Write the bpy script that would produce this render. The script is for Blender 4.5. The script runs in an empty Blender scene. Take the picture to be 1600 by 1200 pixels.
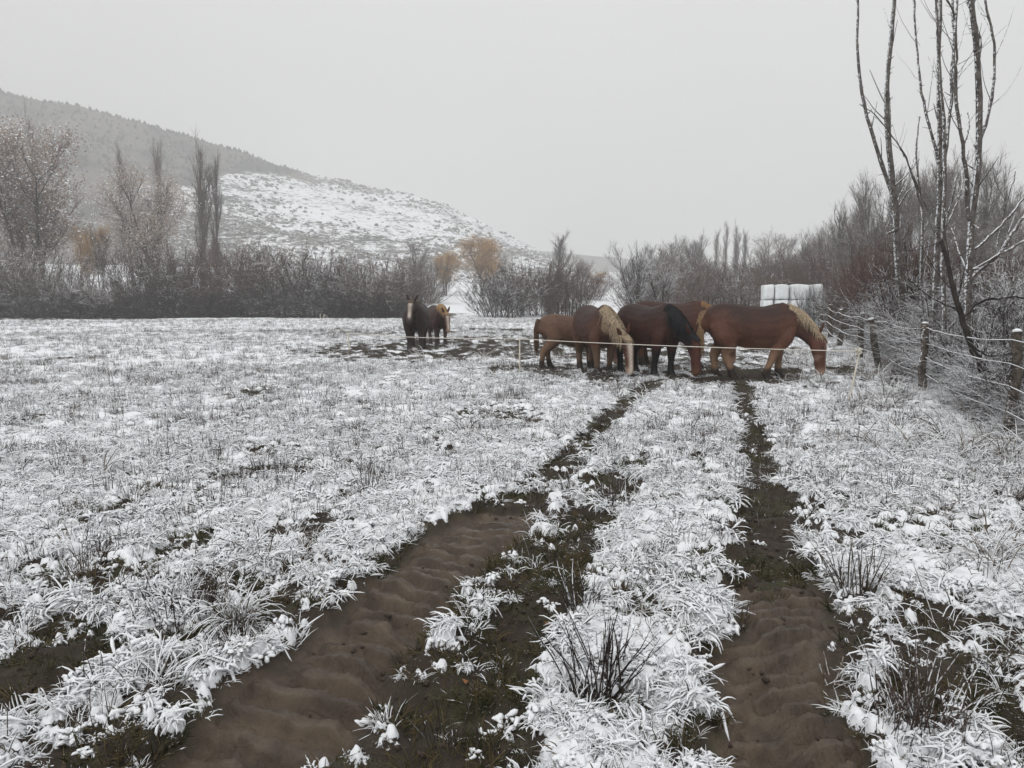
import bpy, math, random
import numpy as np
from mathutils import Vector, kdtree

sc = bpy.context.scene
COL = sc.collection
random.seed(7)
RNG = np.random.default_rng(11)

# ------------------------------------------------------------------ camera
CAM_H, FPX, HORIZON = 1.6, 1200.0, 472.0
TH = math.atan((600 - HORIZON) / FPX)
cam_d = bpy.data.cameras.new('camera')
cam = bpy.data.objects.new('camera', cam_d)
COL.objects.link(cam)
cam.location = (0, 0, CAM_H)
cam.rotation_euler = (math.pi / 2 - TH, 0, 0)
cam_d.sensor_width = 36
cam_d.lens = 36 * FPX / 1600
cam_d.clip_end = 6000
cam_d.clip_start = 0.05
sc.camera = cam

# ------------------------------------------------------------------ sky, sun, exposure
SUN_EL, SUN_ROT = math.radians(48), math.radians(200)
wd = bpy.data.worlds.new('World')
sc.world = wd
wd.use_nodes = True
nt = wd.node_tree
nt.nodes.clear()
w_out = nt.nodes.new('ShaderNodeOutputWorld')
w_sky = nt.nodes.new('ShaderNodeTexSky')
w_sky.sky_type = 'NISHITA'
w_sky.sun_disc = False
w_sky.sun_elevation = SUN_EL
w_sky.sun_rotation = SUN_ROT
w_sky.dust_density = 5.0
w_hs = nt.nodes.new('ShaderNodeHueSaturation')
w_hs.inputs['Saturation'].default_value = 0.08
w_b1 = nt.nodes.new('ShaderNodeBackground')
w_b1.inputs['Strength'].default_value = 0.06
w_b2 = nt.nodes.new('ShaderNodeBackground')          # the even cloud layer
w_b2.inputs['Color'].default_value = (1.0, 0.998, 0.99, 1)
w_b2.inputs['Strength'].default_value = 0.88
w_mix = nt.nodes.new('ShaderNodeMixShader')
w_mix.inputs[0].default_value = 0.88
nt.links.new(w_sky.outputs[0], w_hs.inputs['Color'])
nt.links.new(w_hs.outputs[0], w_b1.inputs['Color'])
w_tc = nt.nodes.new('ShaderNodeTexCoord')
w_nz = nt.nodes.new('ShaderNodeTexNoise')
w_nz.inputs['Scale'].default_value = 1.6
w_nz.inputs['Detail'].default_value = 3
w_mr = nt.nodes.new('ShaderNodeMapRange')
w_mr.inputs['From Min'].default_value = 0.3
w_mr.inputs['From Max'].default_value = 0.7
w_mr.inputs['To Min'].default_value = 0.71
w_mr.inputs['To Max'].default_value = 0.78
nt.links.new(w_tc.outputs['Generated'], w_nz.inputs['Vector'])
nt.links.new(w_nz.outputs[0], w_mr.inputs['Value'])
nt.links.new(w_mr.outputs[0], w_b2.inputs['Strength'])
nt.links.new(w_b1.outputs[0], w_mix.inputs[1])
nt.links.new(w_b2.outputs[0], w_mix.inputs[2])
nt.links.new(w_mix.outputs[0], w_out.inputs['Surface'])

sun_d = bpy.data.lights.new('sun', 'SUN')
sun_d.energy = 1.5
sun_d.angle = math.radians(35)
sun_d.color = (1, 0.98, 0.95)
sun = bpy.data.objects.new('sun', sun_d)
COL.objects.link(sun)
_az = SUN_ROT
_sd = Vector((math.sin(_az) * math.cos(SUN_EL), math.cos(_az) * math.cos(SUN_EL), math.sin(SUN_EL)))
sun.rotation_euler = _sd.to_track_quat('Z', 'Y').to_euler()

vs = sc.view_settings
vs.view_transform = 'Standard'
vs.look = 'None'
vs.exposure = 0.31
vs.gamma = 1.0
vs.use_curve_mapping = False
sc.cycles.max_bounces = 5
sc.cycles.diffuse_bounces = 2
sc.cycles.glossy_bounces = 2
sc.cycles.volume_bounces = 1
sc.cycles.transparent_max_bounces = 4
sc.cycles.use_denoising = True
sc.cycles.denoiser = 'OPENIMAGEDENOISE'
sc.cycles.denoising_input_passes = 'RGB_ALBEDO_NORMAL'

# ------------------------------------------------------------------ pixel helpers
_c, _s = math.cos(TH), math.sin(TH)
def ray(u, v):
    x, y = (u - 800) / FPX, (600 - v) / FPX
    return x, _c + y * _s, -_s + y * _c
def at(u, v, Y):
    x, y, z = ray(u, v)
    k = Y / y
    return np.array((x * k, Y, CAM_H + z * k))
def gnd(u, v, z0=0.0):
    x, y, z = ray(u, v)
    k = (CAM_H - z0) / -z
    return np.array((x * k, y * k, z0))

# ------------------------------------------------------------------ numpy noise
def _h(ix, iy, seed):
    n = (ix.astype(np.int64) * 374761393 + iy.astype(np.int64) * 668265263 + seed * 1442695041) & 0xffffffff
    n = ((n ^ (n >> 13)) * 1274126177) & 0xffffffff
    n = n ^ (n >> 16)
    return (n & 0xffffff) / float(0x1000000)
def vnoise(x, y, seed=0):
    ix, iy = np.floor(x), np.floor(y)
    fx, fy = x - ix, y - iy
    fx, fy = fx * fx * (3 - 2 * fx), fy * fy * (3 - 2 * fy)
    a, b = _h(ix, iy, seed), _h(ix + 1, iy, seed)
    c, d = _h(ix, iy + 1, seed), _h(ix + 1, iy + 1, seed)
    return (a + (b - a) * fx) * (1 - fy) + (c + (d - c) * fx) * fy
def fbm(x, y, seed=0, o=3):
    r, amp, tot = 0, 1.0, 0
    for k in range(o):
        r = r + amp * vnoise(x * 2 ** k + 17.3 * k, y * 2 ** k - 9.1 * k, seed + k)
        tot += amp
        amp *= 0.5
    return r / tot
def lumps(x, y, seed=0):
    """rounded cushions: 1 at a cushion's middle, 0 between cushions"""
    ix, iy = np.floor(x), np.floor(y)
    best = np.full(np.shape(x), 9.0)
    for dx in (-1, 0, 1):
        for dy in (-1, 0, 1):
            cx, cy = ix + dx, iy + dy
            px = cx + 0.15 + 0.7 * _h(cx, cy, seed)
            py = cy + 0.15 + 0.7 * _h(cx, cy, seed + 5)
            best = np.minimum(best, (x - px) ** 2 + (y - py) ** 2)
    return np.sqrt(np.clip(1 - best * 1.6, 0, 1))
def sstep(a, b, x):
    t = np.clip((x - a) / (b - a), 0, 1)
    return t * t * (3 - 2 * t)

# ------------------------------------------------------------------ the lie of the land
_rl = [(350, 1200), (455, 1100), (570, 1000), (672, 900), (795, 800), (845, 760), (900, 705), (950, 655), (990, 622), (1030, 596)]
_rlp = np.array([gnd(*p) for p in _rl])
_rr = [(1222, 1200), (1224, 1100), (1224, 1000), (1208, 900), (1192, 800), (1184, 720), (1170, 650), (1163, 618), (1160, 596)]
_rrp = np.array([gnd(*p) for p in _rr])
def rutx(P, y):
    s0 = (P[1, 0] - P[0, 0]) / (P[1, 1] - P[0, 1])
    s1 = (P[-1, 0] - P[-2, 0]) / (P[-1, 1] - P[-2, 1])
    r = np.interp(y, P[:, 1], P[:, 0])
    r = np.where(y < P[0, 1], P[0, 0] + s0 * (y - P[0, 1]), r)
    return np.where(y > P[-1, 1], P[-1, 0] + s1 * (y - P[-1, 1]), r)

def terrain(x, y):
    """large shape only"""
    r = np.hypot(x, y)
    left = sstep(20, -60, x)
    z = sstep(92, 230, r) * (5.0 + 6.0 * left)
    z = z + sstep(76, 84, y) * sstep(98, 90, y) * 0.25
    z = z + (fbm(x * 0.11, y * 0.11, 31, 2) - 0.5) * 0.25 * sstep(12, 30, r)
    # the hedge bank on the right, behind the wire fence
    fx = x - (3.0 + 0.32 * y)
    z = z + sstep(0.2, 3.5, fx) * 0.35 * sstep(3, 6, y)
    return z

# bare and dark spots of the field: (u, v, radius in metres, strength)
SPOTS = [(425, 700, .42, .5), (428, 742, .32, .45), (395, 612, .55, .55), (508, 820, .24, .6), (258, 770, .25, .4),
         (178, 800, .22, .4), (60, 655, .35, .35), (700, 690, .4, .35), (800, 655, .5, .35), (375, 745, .3, .35),
         (130, 935, .3, .55), (60, 1045, .25, .6), (20, 1080, .25, .5), (150, 1010, .25, .45), (430, 965, .13, .6),
         (225, 660, .35, .3), (470, 640, .4, .25), (1310, 830, .35, .4), (1420, 990, .35, .45), (1530, 1090, .3, .5),
         (1500, 960, .25, .35), (1300, 780, .3, .3), (1090, 705, .3, .5), (945, 750, .28, .5), (1035, 775, .2, .5),
         (870, 905, .16, .55), (1560, 760, .5, .3), (780, 640, .7, .3), (320, 980, .14, .45), (560, 790, .18, .45),
         (90, 560, 1.2, .25), (250, 575, 1.0, .2), (600, 590, .9, .25), (480, 875, .14, .4), (300, 845, .18, .35)]
SPOTP = [(gnd(u, v)[0], gnd(u, v)[1], r, s * (.62 if v < 860 else .66)) for u, v, r, s in SPOTS]

def ground(x, y):
    r = np.hypot(x, y)
    z = terrain(x, y)
    near = sstep(26, 9, r)
    fine = sstep(14, 6, r)
    n1 = fbm(x * 0.9, y * 0.9, 1, 3)
    n2 = fbm(x * 4.2, y * 3.4, 2, 3)
    n3 = fbm(x * 16, y * 14, 3, 2)
    n4 = fbm(x * 34, y * 30, 4, 2)
    S = 0.615 + 0.34 * (n1 - 0.5) + 0.60 * (n2 - 0.5) + (0.80 * (n3 - 0.5) + 0.5 * (n4 - .5)) * (0.4 + 0.6 * near)
    S = S - 0.06 * sstep(6, 3.0, r) + 0.045 * sstep(6, 11, r)
    z = z + (fbm(x * 0.7, y * 0.7, 8, 2) - 0.5) * 0.13 * sstep(1, 4, r)
    z = z + (n2 - 0.5) * 0.11 * (0.4 + 0.6 * near)
    mud = np.zeros_like(x)
    moss = np.clip(0.35 + 1.4 * (fbm(x * 2.3, y * 2.3, 40, 2) - 0.5), 0, 1)
    for px, py, pr, ps in SPOTP:
        S = S - ps * np.exp(-((x - px) ** 2 + ((y - py) * 0.8) ** 2) / (pr * pr)) * (0.55 + 0.9 * n2)
    # ruts
    wob = (fbm(x * 3.0, y * 3.0, 50, 3) - 0.5)
    tl = x - rutx(_rlp, y) + wob * 0.20
    tr = x - rutx(_rrp, y) + (fbm(x * 3.4, y * 3.4, 53, 3) - 0.5) * 0.30
    for t, w, prof, k, ph in ((tl, 0.285, ((2, 1), (5.6, 1), (6.4, .18), (7.4, .32), (9, .40), (12, .42), (15, .28), (19, 0)), 1.0, 0.0),
                              (tr, 0.262, ((2, 1), (4.0, 1), (4.6, .44), (6.0, .36), (7.5, .42), (10, .38), (14.5, .44), (19, 0)), -1.0, 0.4)):
        f = np.interp(y + 1.5 * (n1 - .5) + 1.3 * (n2 - .5), [p[0] for p in prof], [p[1] for p in prof])
        f = f * np.where(f > 0.95, 1, 0.55 + 0.9 * n1)
        wn = w * np.where(y > 6, 0.75, 1.0)
        ins = sstep(wn + 0.07, wn - 0.07, np.abs(t))
        S = S - ins * f * 1.25 + 0.10 * sstep(0.2, 0.0, np.abs(np.abs(t) - wn - 0.16)) * (n2 - 0.5)
        m = ins * sstep(0.75, 1.0, f)
        mud = np.maximum(mud, m)
        s = y * 1.06
        bar = sstep(-.15, .45, np.sin(2 * np.pi * (s / 0.165 + k * t * 2.4 + ph) + 3.0 * wob))
        bar = bar * sstep(wn, wn - .10, np.abs(t)) * sstep(.25, .5, fbm(x * 3.1, y * 3.1, 64, 2) + .12)
        tread = (bar * 0.050 * (0.35 + 1.2 * fbm(x * 2.2, y * 2.2, 60, 2)) + (n3 - 0.5) * 0.022 + (n4 - .5) * .017 + (fbm(x * 6, y * 7, 61, 3) - 0.5) * 0.045)
        z = z - ins * f * (0.085 - 0.02) * sstep(20, 6, y) + m * tread
        z = z + 0.035 * np.exp(-((np.abs(t) - wn - 0.13) / 0.09) ** 2) * f
    # the bare earthy strip between the ruts and the broken bank left of the left rut
    strip = (.62 * sstep(.26, .34, tl) + .38 * sstep(.44, .58, tl)) * sstep(np.interp(y, [2, 3.2, 4, 7], [1.12, 1.0, .96, .96]), np.interp(y, [2, 3.2, 4, 7], [.92, .84, .86, .86]), tl)
    strip = strip * np.interp(y, [2, 3.6, 5.5, 8, 12], [1, 1, .8, .4, 0])
    S = S - strip * (0.26 + 0.5 * n1)
    bank = sstep(-.85, -.6, tl) * sstep(-.3, -.42, tl) * np.interp(y, [2, 2.6, 3.6, 4.6], [.7, 1, .8, 0])
    S = S - bank * (0.10 + 0.75 * (n2 - .3))
    moss = np.clip(moss + 0.12 * strip - 0.2 * bank, 0, 1)
    z = z + strip * (n3 - .5) * .05
    # trodden ground round the horses
    def ell(cx, cy, rx, ry):
        return np.exp(-(((x - cx) / rx) ** 2 + ((y - cy) / ry) ** 2) ** 2)
    tramp = np.maximum(ell(-2.2, 26.5, 4.6, 5.0) * 1.1, ell(2.0, 29, 8.0, 8) * .95)
    tramp = np.maximum(tramp, ell(4.4, 18.0, 5.2, 3.6) * .95)
    tramp = np.maximum(tramp, ell(1.5, 45, 6.5, 1.6) * .9)
    tramp = np.maximum(tramp, ell(-2.0, 40, 9, 7) * .35)
    S = S - tramp * (0.38 + 0.5 * (fbm(x * 1.1, y * 0.5, 70, 2) - .4) + 1.6 * (fbm(x * 3.5, y * 1.7, 73, 2) - .5))
    z = z + tramp * (fbm(x * 2.6, y * 2.6, 71, 2) - 0.5) * 0.16
    # under the hedges and behind the fence
    S = S - sstep(75.5, 77.5, y) * sstep(97, 90, y) * sstep(-4, -11, x) * 0.8
    fx = x - (3.0 + 0.32 * y)
    S = S - sstep(0.1, 1.2, fx) * sstep(3, 6, y) * sstep(70, 50, y) * 0.42
    moss = np.clip(moss + sstep(66, 72, y) * sstep(-30, -42, x), 0, 1)
    S = S - sstep(66, 72, y) * sstep(80, 76, y) * sstep(-30, -42, x) * 0.22
    # far meadows are evenly white
    S = S + sstep(97, 115, r) * 0.25
    sm = sstep(0.40, 0.66, S)
    L1 = lumps(x * 9 + 2 * wob, y * 8, 80)
    L2 = lumps(x * 21, y * 19 + 2 * wob, 90)
    z = z + sm * (0.012 + fine * (0.018 * L1 + 0.008 * L2) + near * 0.012 * n3)
    z = z - sm * fine * .012
    z = z - (1 - sm) * (1 - mud) * near * (0.012 + .045 * (n3 - .5))
    S = S + fine * sm * 0.10 * (L1 - 0.4) + fine * sm * .06 * (L2 - .5)
    return z, S, mud, moss

# ------------------------------------------------------------------ mesh helpers
def mesh_from(name, parts, mats, smooth=True):
    """parts: list of (V, F, material index); F is (n,3) or (n,4)"""
    Vs, loops, starts, tots, mi = [], [], [], [], []
    vo, lo = 0, 0
    for V, F, m in parts:
        V = np.asarray(V, dtype=np.float32).reshape(-1, 3)
        F = np.asarray(F, dtype=np.int64)
        if len(F) == 0:
            continue
        n, k = F.shape
        Vs.append(V)
        loops.append((F + vo).ravel())
        starts.append(lo + np.arange(n) * k)
        tots.append(np.full(n, k))
        mi.append(np.full(n, m))
        vo += len(V)
        lo += n * k
    V = np.concatenate(Vs)
    loops = np.concatenate(loops).astype(np.int32)
    starts = np.concatenate(starts).astype(np.int32)
    mi = np.concatenate(mi).astype(np.int32)
    me = bpy.data.meshes.new(name)
    me.vertices.add(len(V))
    me.vertices.foreach_set('co', V.ravel())
    me.loops.add(len(loops))
    me.loops.foreach_set('vertex_index', loops)
    me.polygons.add(len(starts))
    me.polygons.foreach_set('loop_start', starts)
    me.polygons.foreach_set('material_index', mi)
    me.polygons.foreach_set('use_smooth', np.full(len(starts), smooth))
    for m in mats:
        me.materials.append(m)
    me.update(calc_edges=True)
    return me
def link(name, data, parent=None, loc=(0, 0, 0), rot=(0, 0, 0), scale=(1, 1, 1)):
    o = bpy.data.objects.new(name, data)
    COL.objects.link(o)
    o.parent = parent
    o.location, o.rotation_euler, o.scale = loc, rot, scale
    return o
def thing(name, label, cat, loc=(0, 0, 0), rotz=0.0, scale=(1, 1, 1), group=None):
    o = link(name, None, None, tuple(loc), (0, 0, rotz), scale)
    o.empty_display_size = 0.2
    return tag(o, label, cat, group)
def tag(o, label=None, cat=None, group=None, kind=None):
    if label: o['label'] = label
    if cat: o['category'] = cat
    if group: o['group'] = group
    if kind: o['kind'] = kind
    return o
def unit(v):
    return v / np.maximum(np.linalg.norm(v, axis=-1, keepdims=True), 1e-9)
def strands(P, R, sides=3, flat=1.0):
    """M tapering tubes through K points each: P (M,K,3), R (M,K) -> V, quads"""
    P = np.asarray(P, float); R = np.asarray(R, float)
    M, K, _ = P.shape
    T = unit(np.gradient(P, axis=1))
    ref = np.tile(np.array([0.31, 0.17, 0.93]), (M, 1))
    par = np.abs((T.mean(axis=1) * ref).sum(-1)) > 0.8
    ref[par] = (0.9, -0.35, 0.1)
    A = unit(np.cross(T, ref[:, None, :]))
    B = np.cross(T, A)
    a = np.arange(sides) * 2 * np.pi / sides + 0.5
    V = P[:, :, None, :] + R[:, :, None, None] * (np.cos(a)[None, None, :, None] * A[:, :, None, :]
                                                  + flat * np.sin(a)[None, None, :, None] * B[:, :, None, :])
    base = (np.arange(M)[:, None, None] * K + np.arange(K - 1)[None, :, None]) * sides + np.arange(sides)[None, None, :]
    nxt = (np.arange(M)[:, None, None] * K + np.arange(K - 1)[None, :, None]) * sides + ((np.arange(sides) + 1) % sides)[None, None, :]
    F = np.stack([base, nxt, nxt + sides, base + sides], -1).reshape(-1, 4)
    return V.reshape(-1, 3), F
def resample(pts, K):
    pts = np.asarray(pts, float)
    d = np.r_[0, np.cumsum(np.linalg.norm(np.diff(pts[:, :3], axis=0), axis=1))]
    t = np.linspace(0, d[-1], K)
    out = np.stack([np.interp(t, d, pts[:, k]) for k in range(pts.shape[1])], -1)
    if K > 6:
        for _ in range(2):
            out[1:-1] = 0.25 * out[:-2] + 0.5 * out[1:-1] + 0.25 * out[2:]
    return out
def grow(P, R, n, ln, spread, up, K, rk, tr=(0.2, 1.0), rng=RNG, rmin=0.003, droop=0.0, kink=0.06):
    """n side shoots from random places along the parents"""
    M, Kp, _ = P.shape
    wts = np.linalg.norm(np.diff(P, axis=1), axis=2).sum(1)
    idx = rng.choice(M, n, p=wts / wts.sum())
    t = rng.uniform(tr[0], tr[1], n) * (Kp - 1)
    i0 = np.minimum(t.astype(int), Kp - 2)
    f = (t - i0)[:, None]
    p0 = P[idx, i0] * (1 - f) + P[idx, i0 + 1] * f
    r0 = R[idx, i0] * (1 - f[:, 0]) + R[idx, i0 + 1] * f[:, 0]
    tan = unit(P[idx, i0 + 1] - P[idx, i0])
    d = unit(tan + rng.normal(0, spread, (n, 3)))
    L = rng.uniform(ln[0], ln[1], n) * (1.15 - 0.55 * t / (Kp - 1))
    out = np.zeros((n, K, 3))
    out[:, 0] = p0
    for k in range(1, K):
        d = unit(d + np.array([0, 0, up - droop * k / K]) + rng.normal(0, kink, (n, 3)))
        out[:, k] = out[:, k - 1] + d * (L / (K - 1))[:, None]
    rr = np.maximum(r0 * rk, rmin)[:, None] * np.linspace(1, 0.35, K)[None, :]
    return out, rr

# ------------------------------------------------------------------ materials
def new_mat(name):
    m = bpy.data.materials.new(name)
    m.use_nodes = True
    n = m.node_tree
    b = n.nodes['Principled BSDF']
    return m, n, b
def N(n, t, **kw):
    k = n.nodes.new(t)
    for a, v in kw.items():
        setattr(k, a, v)
    return k
def ramp(n, src, a, b, ca=(0, 0, 0, 1), cb=(1, 1, 1, 1)):
    r = N(n, 'ShaderNodeMapRange', interpolation_type='SMOOTHSTEP')
    r.inputs['From Min'].default_value = a
    r.inputs['From Max'].default_value = b
    n.links.new(src, r.inputs['Value'])
    return r.outputs[0]
def mixc(n, fac, a, b):
    m = N(n, 'ShaderNodeMix', data_type='RGBA')
    for sock, v in ((m.inputs[0], fac), (m.inputs[6], a), (m.inputs[7], b)):
        if isinstance(v, (tuple, list)):
            sock.default_value = (*v[:3], 1)
        elif isinstance(v, (int, float)):
            sock.default_value = v
        else:
            n.links.new(v, sock)
    return m.outputs[2]
def math_(n, op, a, b):
    m = N(n, 'ShaderNodeMath', operation=op)
    for sock, v in ((m.inputs[0], a), (m.inputs[1], b)):
        if isinstance(v, (int, float)):
            sock.default_value = v
        else:
            n.links.new(v, sock)
    return m.outputs[0]
def noise(n, scale, detail=3, rough=0.55, obj=False, vec=None):
    t = N(n, 'ShaderNodeTexNoise')
    t.inputs['Scale'].default_value = scale
    t.inputs['Detail'].default_value = detail
    t.inputs['Roughness'].default_value = rough
    if vec is None:
        if obj:
            vec = N(n, 'ShaderNodeTexCoord').outputs['Object']
        else:
            vec = N(n, 'ShaderNodeNewGeometry').outputs['Position']
    n.links.new(vec, t.inputs['Vector'])
    return t.outputs[0]
def bump(n, b, h, strength=0.3, dist=0.02):
    k = N(n, 'ShaderNodeBump')
    k.inputs['Strength'].default_value = strength
    k.inputs['Distance'].default_value = dist
    n.links.new(h, k.inputs['Height'])
    n.links.new(k.outputs[0], b.inputs['Normal'])
def attr(n, name, out='Fac'):
    a = N(n, 'ShaderNodeAttribute', attribute_name=name)
    return a.outputs[out]
SNOW = (0.84, 0.86, 0.89)

def mat_ground():
    m, n, b = new_mat('snowy_meadow')
    S, mud, moss = attr(n, 'snow'), attr(n, 'mud'), attr(n, 'moss')
    f1 = noise(n, 55, 4, 0.65)
    f2 = noise(n, 9, 3)
    e = math_(n, 'ADD', S, math_(n, 'MULTIPLY', math_(n, 'SUBTRACT', f1, 0.5), 0.75))
    msk = ramp(n, e, 0.44, 0.53)
    earth = mixc(n, ramp(n, f2, 0.35, 0.65), (0.036, 0.026, 0.019), (0.018, 0.013, 0.010))
    straw = mixc(n, ramp(n, noise(n, 130, 3), 0.4, 0.65), (0.022, 0.017, 0.013), (0.075, 0.058, 0.039))
    green = mixc(n, ramp(n, noise(n, 70, 3), 0.35, 0.7), (0.016, 0.018, 0.008), (0.070, 0.076, 0.026))
    soil = mixc(n, ramp(n, f2, 0.42, 0.62), earth, straw)
    soil = mixc(n, math_(n, 'MULTIPLY', moss, ramp(n, noise(n, 4.5, 3), 0.42, 0.6)), soil, green)
    wet = mixc(n, ramp(n, noise(n, 6, 4), 0.3, 0.7), (0.112, 0.083, 0.058), (0.056, 0.041, 0.029))
    soil = mixc(n, mud, soil, wet)
    col = mixc(n, msk, soil, SNOW)
    n.links.new(col, b.inputs['Base Color'])
    rr = math_(n, 'SUBTRACT', 0.9, math_(n, 'MULTIPLY', mud, math_(n, 'ADD', 0.3, math_(n, 'MULTIPLY', noise(n, 7, 3), 0.5))))
    rr = math_(n, 'MAXIMUM', rr, math_(n, 'MULTIPLY', msk, 0.8))
    n.links.new(rr, b.inputs['Roughness'])
    b.inputs['Specular IOR Level'].default_value = 0.35
    h = math_(n, 'ADD', math_(n, 'MULTIPLY', f1, 0.7), math_(n, 'MULTIPLY', msk, 0.9))
    h = math_(n, 'ADD', h, math_(n, 'MULTIPLY', math_(n, 'MULTIPLY', noise(n, 38, 6, 0.72), mud), 2.6))
    bump(n, b, h, 0.55, 0.012)
    return m
def mat_snowy(name, c1, c2, thr=0.25, soft=0.25, nsc=25.0, namp=0.7, rough=0.85, snow=SNOW, side=None, rnd=True, obj=False):
    """twigs, bark, blades: c1..c2 by noise, snow where the surface looks up"""
    m, n, b = new_mat(name)
    g = N(n, 'ShaderNodeNewGeometry')
    sep = N(n, 'ShaderNodeSeparateXYZ')
    n.links.new(g.outputs['True Normal'], sep.inputs[0])
    up = sep.outputs[2]
    if side:
        dp = N(n, 'ShaderNodeVectorMath', operation='DOT_PRODUCT')
        n.links.new(g.outputs['True Normal'], dp.inputs[0])
        dp.inputs[1].default_value = side
        up = dp.outputs['Value']
    nz = noise(n, nsc, 3, 0.6)
    k = math_(n, 'ADD', up, math_(n, 'MULTIPLY', math_(n, 'SUBTRACT', nz, 0.5), namp * 2))
    f = ramp(n, k, thr, thr + soft)
    v = noise(n, nsc * 0.4, 3)
    if rnd:
        v = math_(n, 'ADD', math_(n, 'MULTIPLY', v, 0.6), math_(n, 'MULTIPLY', N(n, 'ShaderNodeObjectInfo').outputs['Random'], 0.4))
    base = mixc(n, ramp(n, v, 0.3, 0.7), c1, c2)
    n.links.new(mixc(n, f, base, snow), b.inputs['Base Color'])
    b.inputs['Roughness'].default_value = rough
    b.inputs['Specular IOR Level'].default_value = 0.2
    return m
def mat_plain(name, c1, c2, sc_=8.0, rough=0.8, spec=0.3, bmp=0.0, bsc=40):
    m, n, b = new_mat(name)
    n.links.new(mixc(n, ramp(n, noise(n, sc_, 4), 0.3, 0.7), c1, c2), b.inputs['Base Color'])
    b.inputs['Roughness'].default_value = rough
    b.inputs['Specular IOR Level'].default_value = spec
    if bmp:
        bump(n, b, noise(n, bsc, 4), bmp, 0.02)
    return m

M_GROUND = mat_ground()
M_SNOW = mat_plain('snow', (0.83, 0.85, 0.885), (0.87, 0.885, 0.91), 30, 0.85, 0.2, 0.4, 120)
M_BLADE = mat_snowy('snow_laden_grass', (0.045, 0.034, 0.026), (0.20, 0.155, 0.11), -0.10, 0.3, 60, 0.5)
M_CLUMP = mat_snowy('snow_heaped_grass', (0.05, 0.040, 0.030), (0.17, 0.135, 0.10), -0.48, 0.3, 60, 0.5)
M_STALK = mat_snowy('dark_stalk', (0.030, 0.022, 0.021), (0.095, 0.068, 0.058), 0.38, 0.3, 70, 0.62)
M_SHOOT = mat_snowy('snowy_shoots', (0.026, 0.019, 0.018), (0.085, 0.060, 0.050), 0.12, 0.3, 45, 0.75)
M_GREEN = mat_snowy('winter_grass', (0.030, 0.034, 0.013), (0.11, 0.085, 0.042), 0.75, 0.2, 60, 0.5)
M_STRAWS = mat_snowy('bent_straw', (0.06, 0.046, 0.034), (0.21, 0.16, 0.11), 0.10, 0.3, 45, 0.5)
M_TWIG_HEDGE = mat_snowy('hedge_twigs', (0.042, 0.031, 0.027), (0.145, 0.104, 0.086), 0.40, 0.4, 1.6, 0.45)
M_TWIG_SHADE = mat_snowy('shaded_hedge_foot', (0.014, 0.012, 0.012), (0.045, 0.036, 0.033), 0.72, 0.3, 1.6, 0.4)  # little snow, and the shade low in the hedge painted into the twig colour
M_TWIG_RED = mat_snowy('reddish_twigs', (0.060, 0.036, 0.031), (0.135, 0.088, 0.073), 0.5, 0.35, 2.0, 0.4)
M_TWIG_GREY = mat_snowy('grey_twigs', (0.075, 0.060, 0.054), (0.15, 0.118, 0.104), 0.45, 0.4, 1.6, 0.4)
M_TWIG_PALE = mat_snowy('frosted_twigs', (0.045, 0.038, 0.036), (0.11, 0.09, 0.08), 0.12, 0.4, 6.0, 0.6)
M_BRAMBLE = mat_snowy('thicket_twigs', (0.018, 0.013, 0.011), (0.070, 0.046, 0.036), 0.16, 0.3, 14.0, 0.6)
M_BARK_FAR = mat_snowy('far_bark', (0.040, 0.034, 0.030), (0.085, 0.070, 0.062), 0.55, 0.4, 2.0, 0.5)
M_BARK = mat_snowy('snow_flecked_bark', (0.050, 0.044, 0.041), (0.14, 0.124, 0.114), 0.72, 0.2, 22.0, 0.70, side=(-0.80, -0.25, 0.54), rnd=False)
M_BARK_DARK = mat_snowy('dark_wet_bark', (0.014, 0.012, 0.011), (0.040, 0.033, 0.029), 0.85, 0.2, 22, 0.4, rnd=False)
M_LEAF_PINK = mat_snowy('dry_pinkish_leaves', (0.34, 0.262, 0.215), (0.50, 0.41, 0.35), 0.35, 0.3, 1.0, 0.3)
M_LEAF_ORANGE = mat_snowy('orange_autumn_leaves', (0.30, 0.17, 0.06), (0.46, 0.28, 0.11), 0.95, 0.3, 1.0, 0.2)
M_WOOD = mat_snowy('weathered_post', (0.032, 0.026, 0.021), (0.12, 0.098, 0.080), 0.66, 0.12, 38, 0.55, side=(-0.55, -0.15, 0.82), rnd=False)
M_WIRE = mat_snowy('frosted_wire', (0.10, 0.095, 0.09), (0.2, 0.19, 0.18), -0.35, 0.4, 30, 0.5, rnd=False)
M_CORD = mat_plain('white_fence_cord', (0.62, 0.57, 0.50), (0.74, 0.70, 0.62), 50, 0.6)
M_STAKE = mat_plain('pale_stake', (0.60, 0.54, 0.44), (0.74, 0.69, 0.60), 20, 0.55)
M_WRAP = mat_plain('white_bale_wrap', (0.66, 0.69, 0.70), (0.78, 0.80, 0.81), 3, 0.32, 0.5, 0.6, 9)
M_HOOF = mat_plain('muddy_hoof', (0.022, 0.017, 0.014), (0.045, 0.034, 0.028), 40, 0.7)
M_CLOD = mat_plain('earth_clod', (0.040, 0.029, 0.023), (0.070, 0.052, 0.041), 60, 0.7, 0.2, 0.5, 150)
M_EYE = mat_plain('dark_eye', (0.006, 0.005, 0.005), (0.01, 0.008, 0.007), 5, 0.12, 0.6)
M_PINE = mat_snowy('pine_needles', (0.020, 0.028, 0.024), (0.045, 0.055, 0.046), 0.55, 0.5, 0.6, 0.5, rnd=False)
M_SCRUB = mat_snowy('hill_scrub', (0.050, 0.046, 0.038), (0.11, 0.098, 0.084), 0.60, 0.3, 0.7, 0.35, rnd=False)

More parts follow.
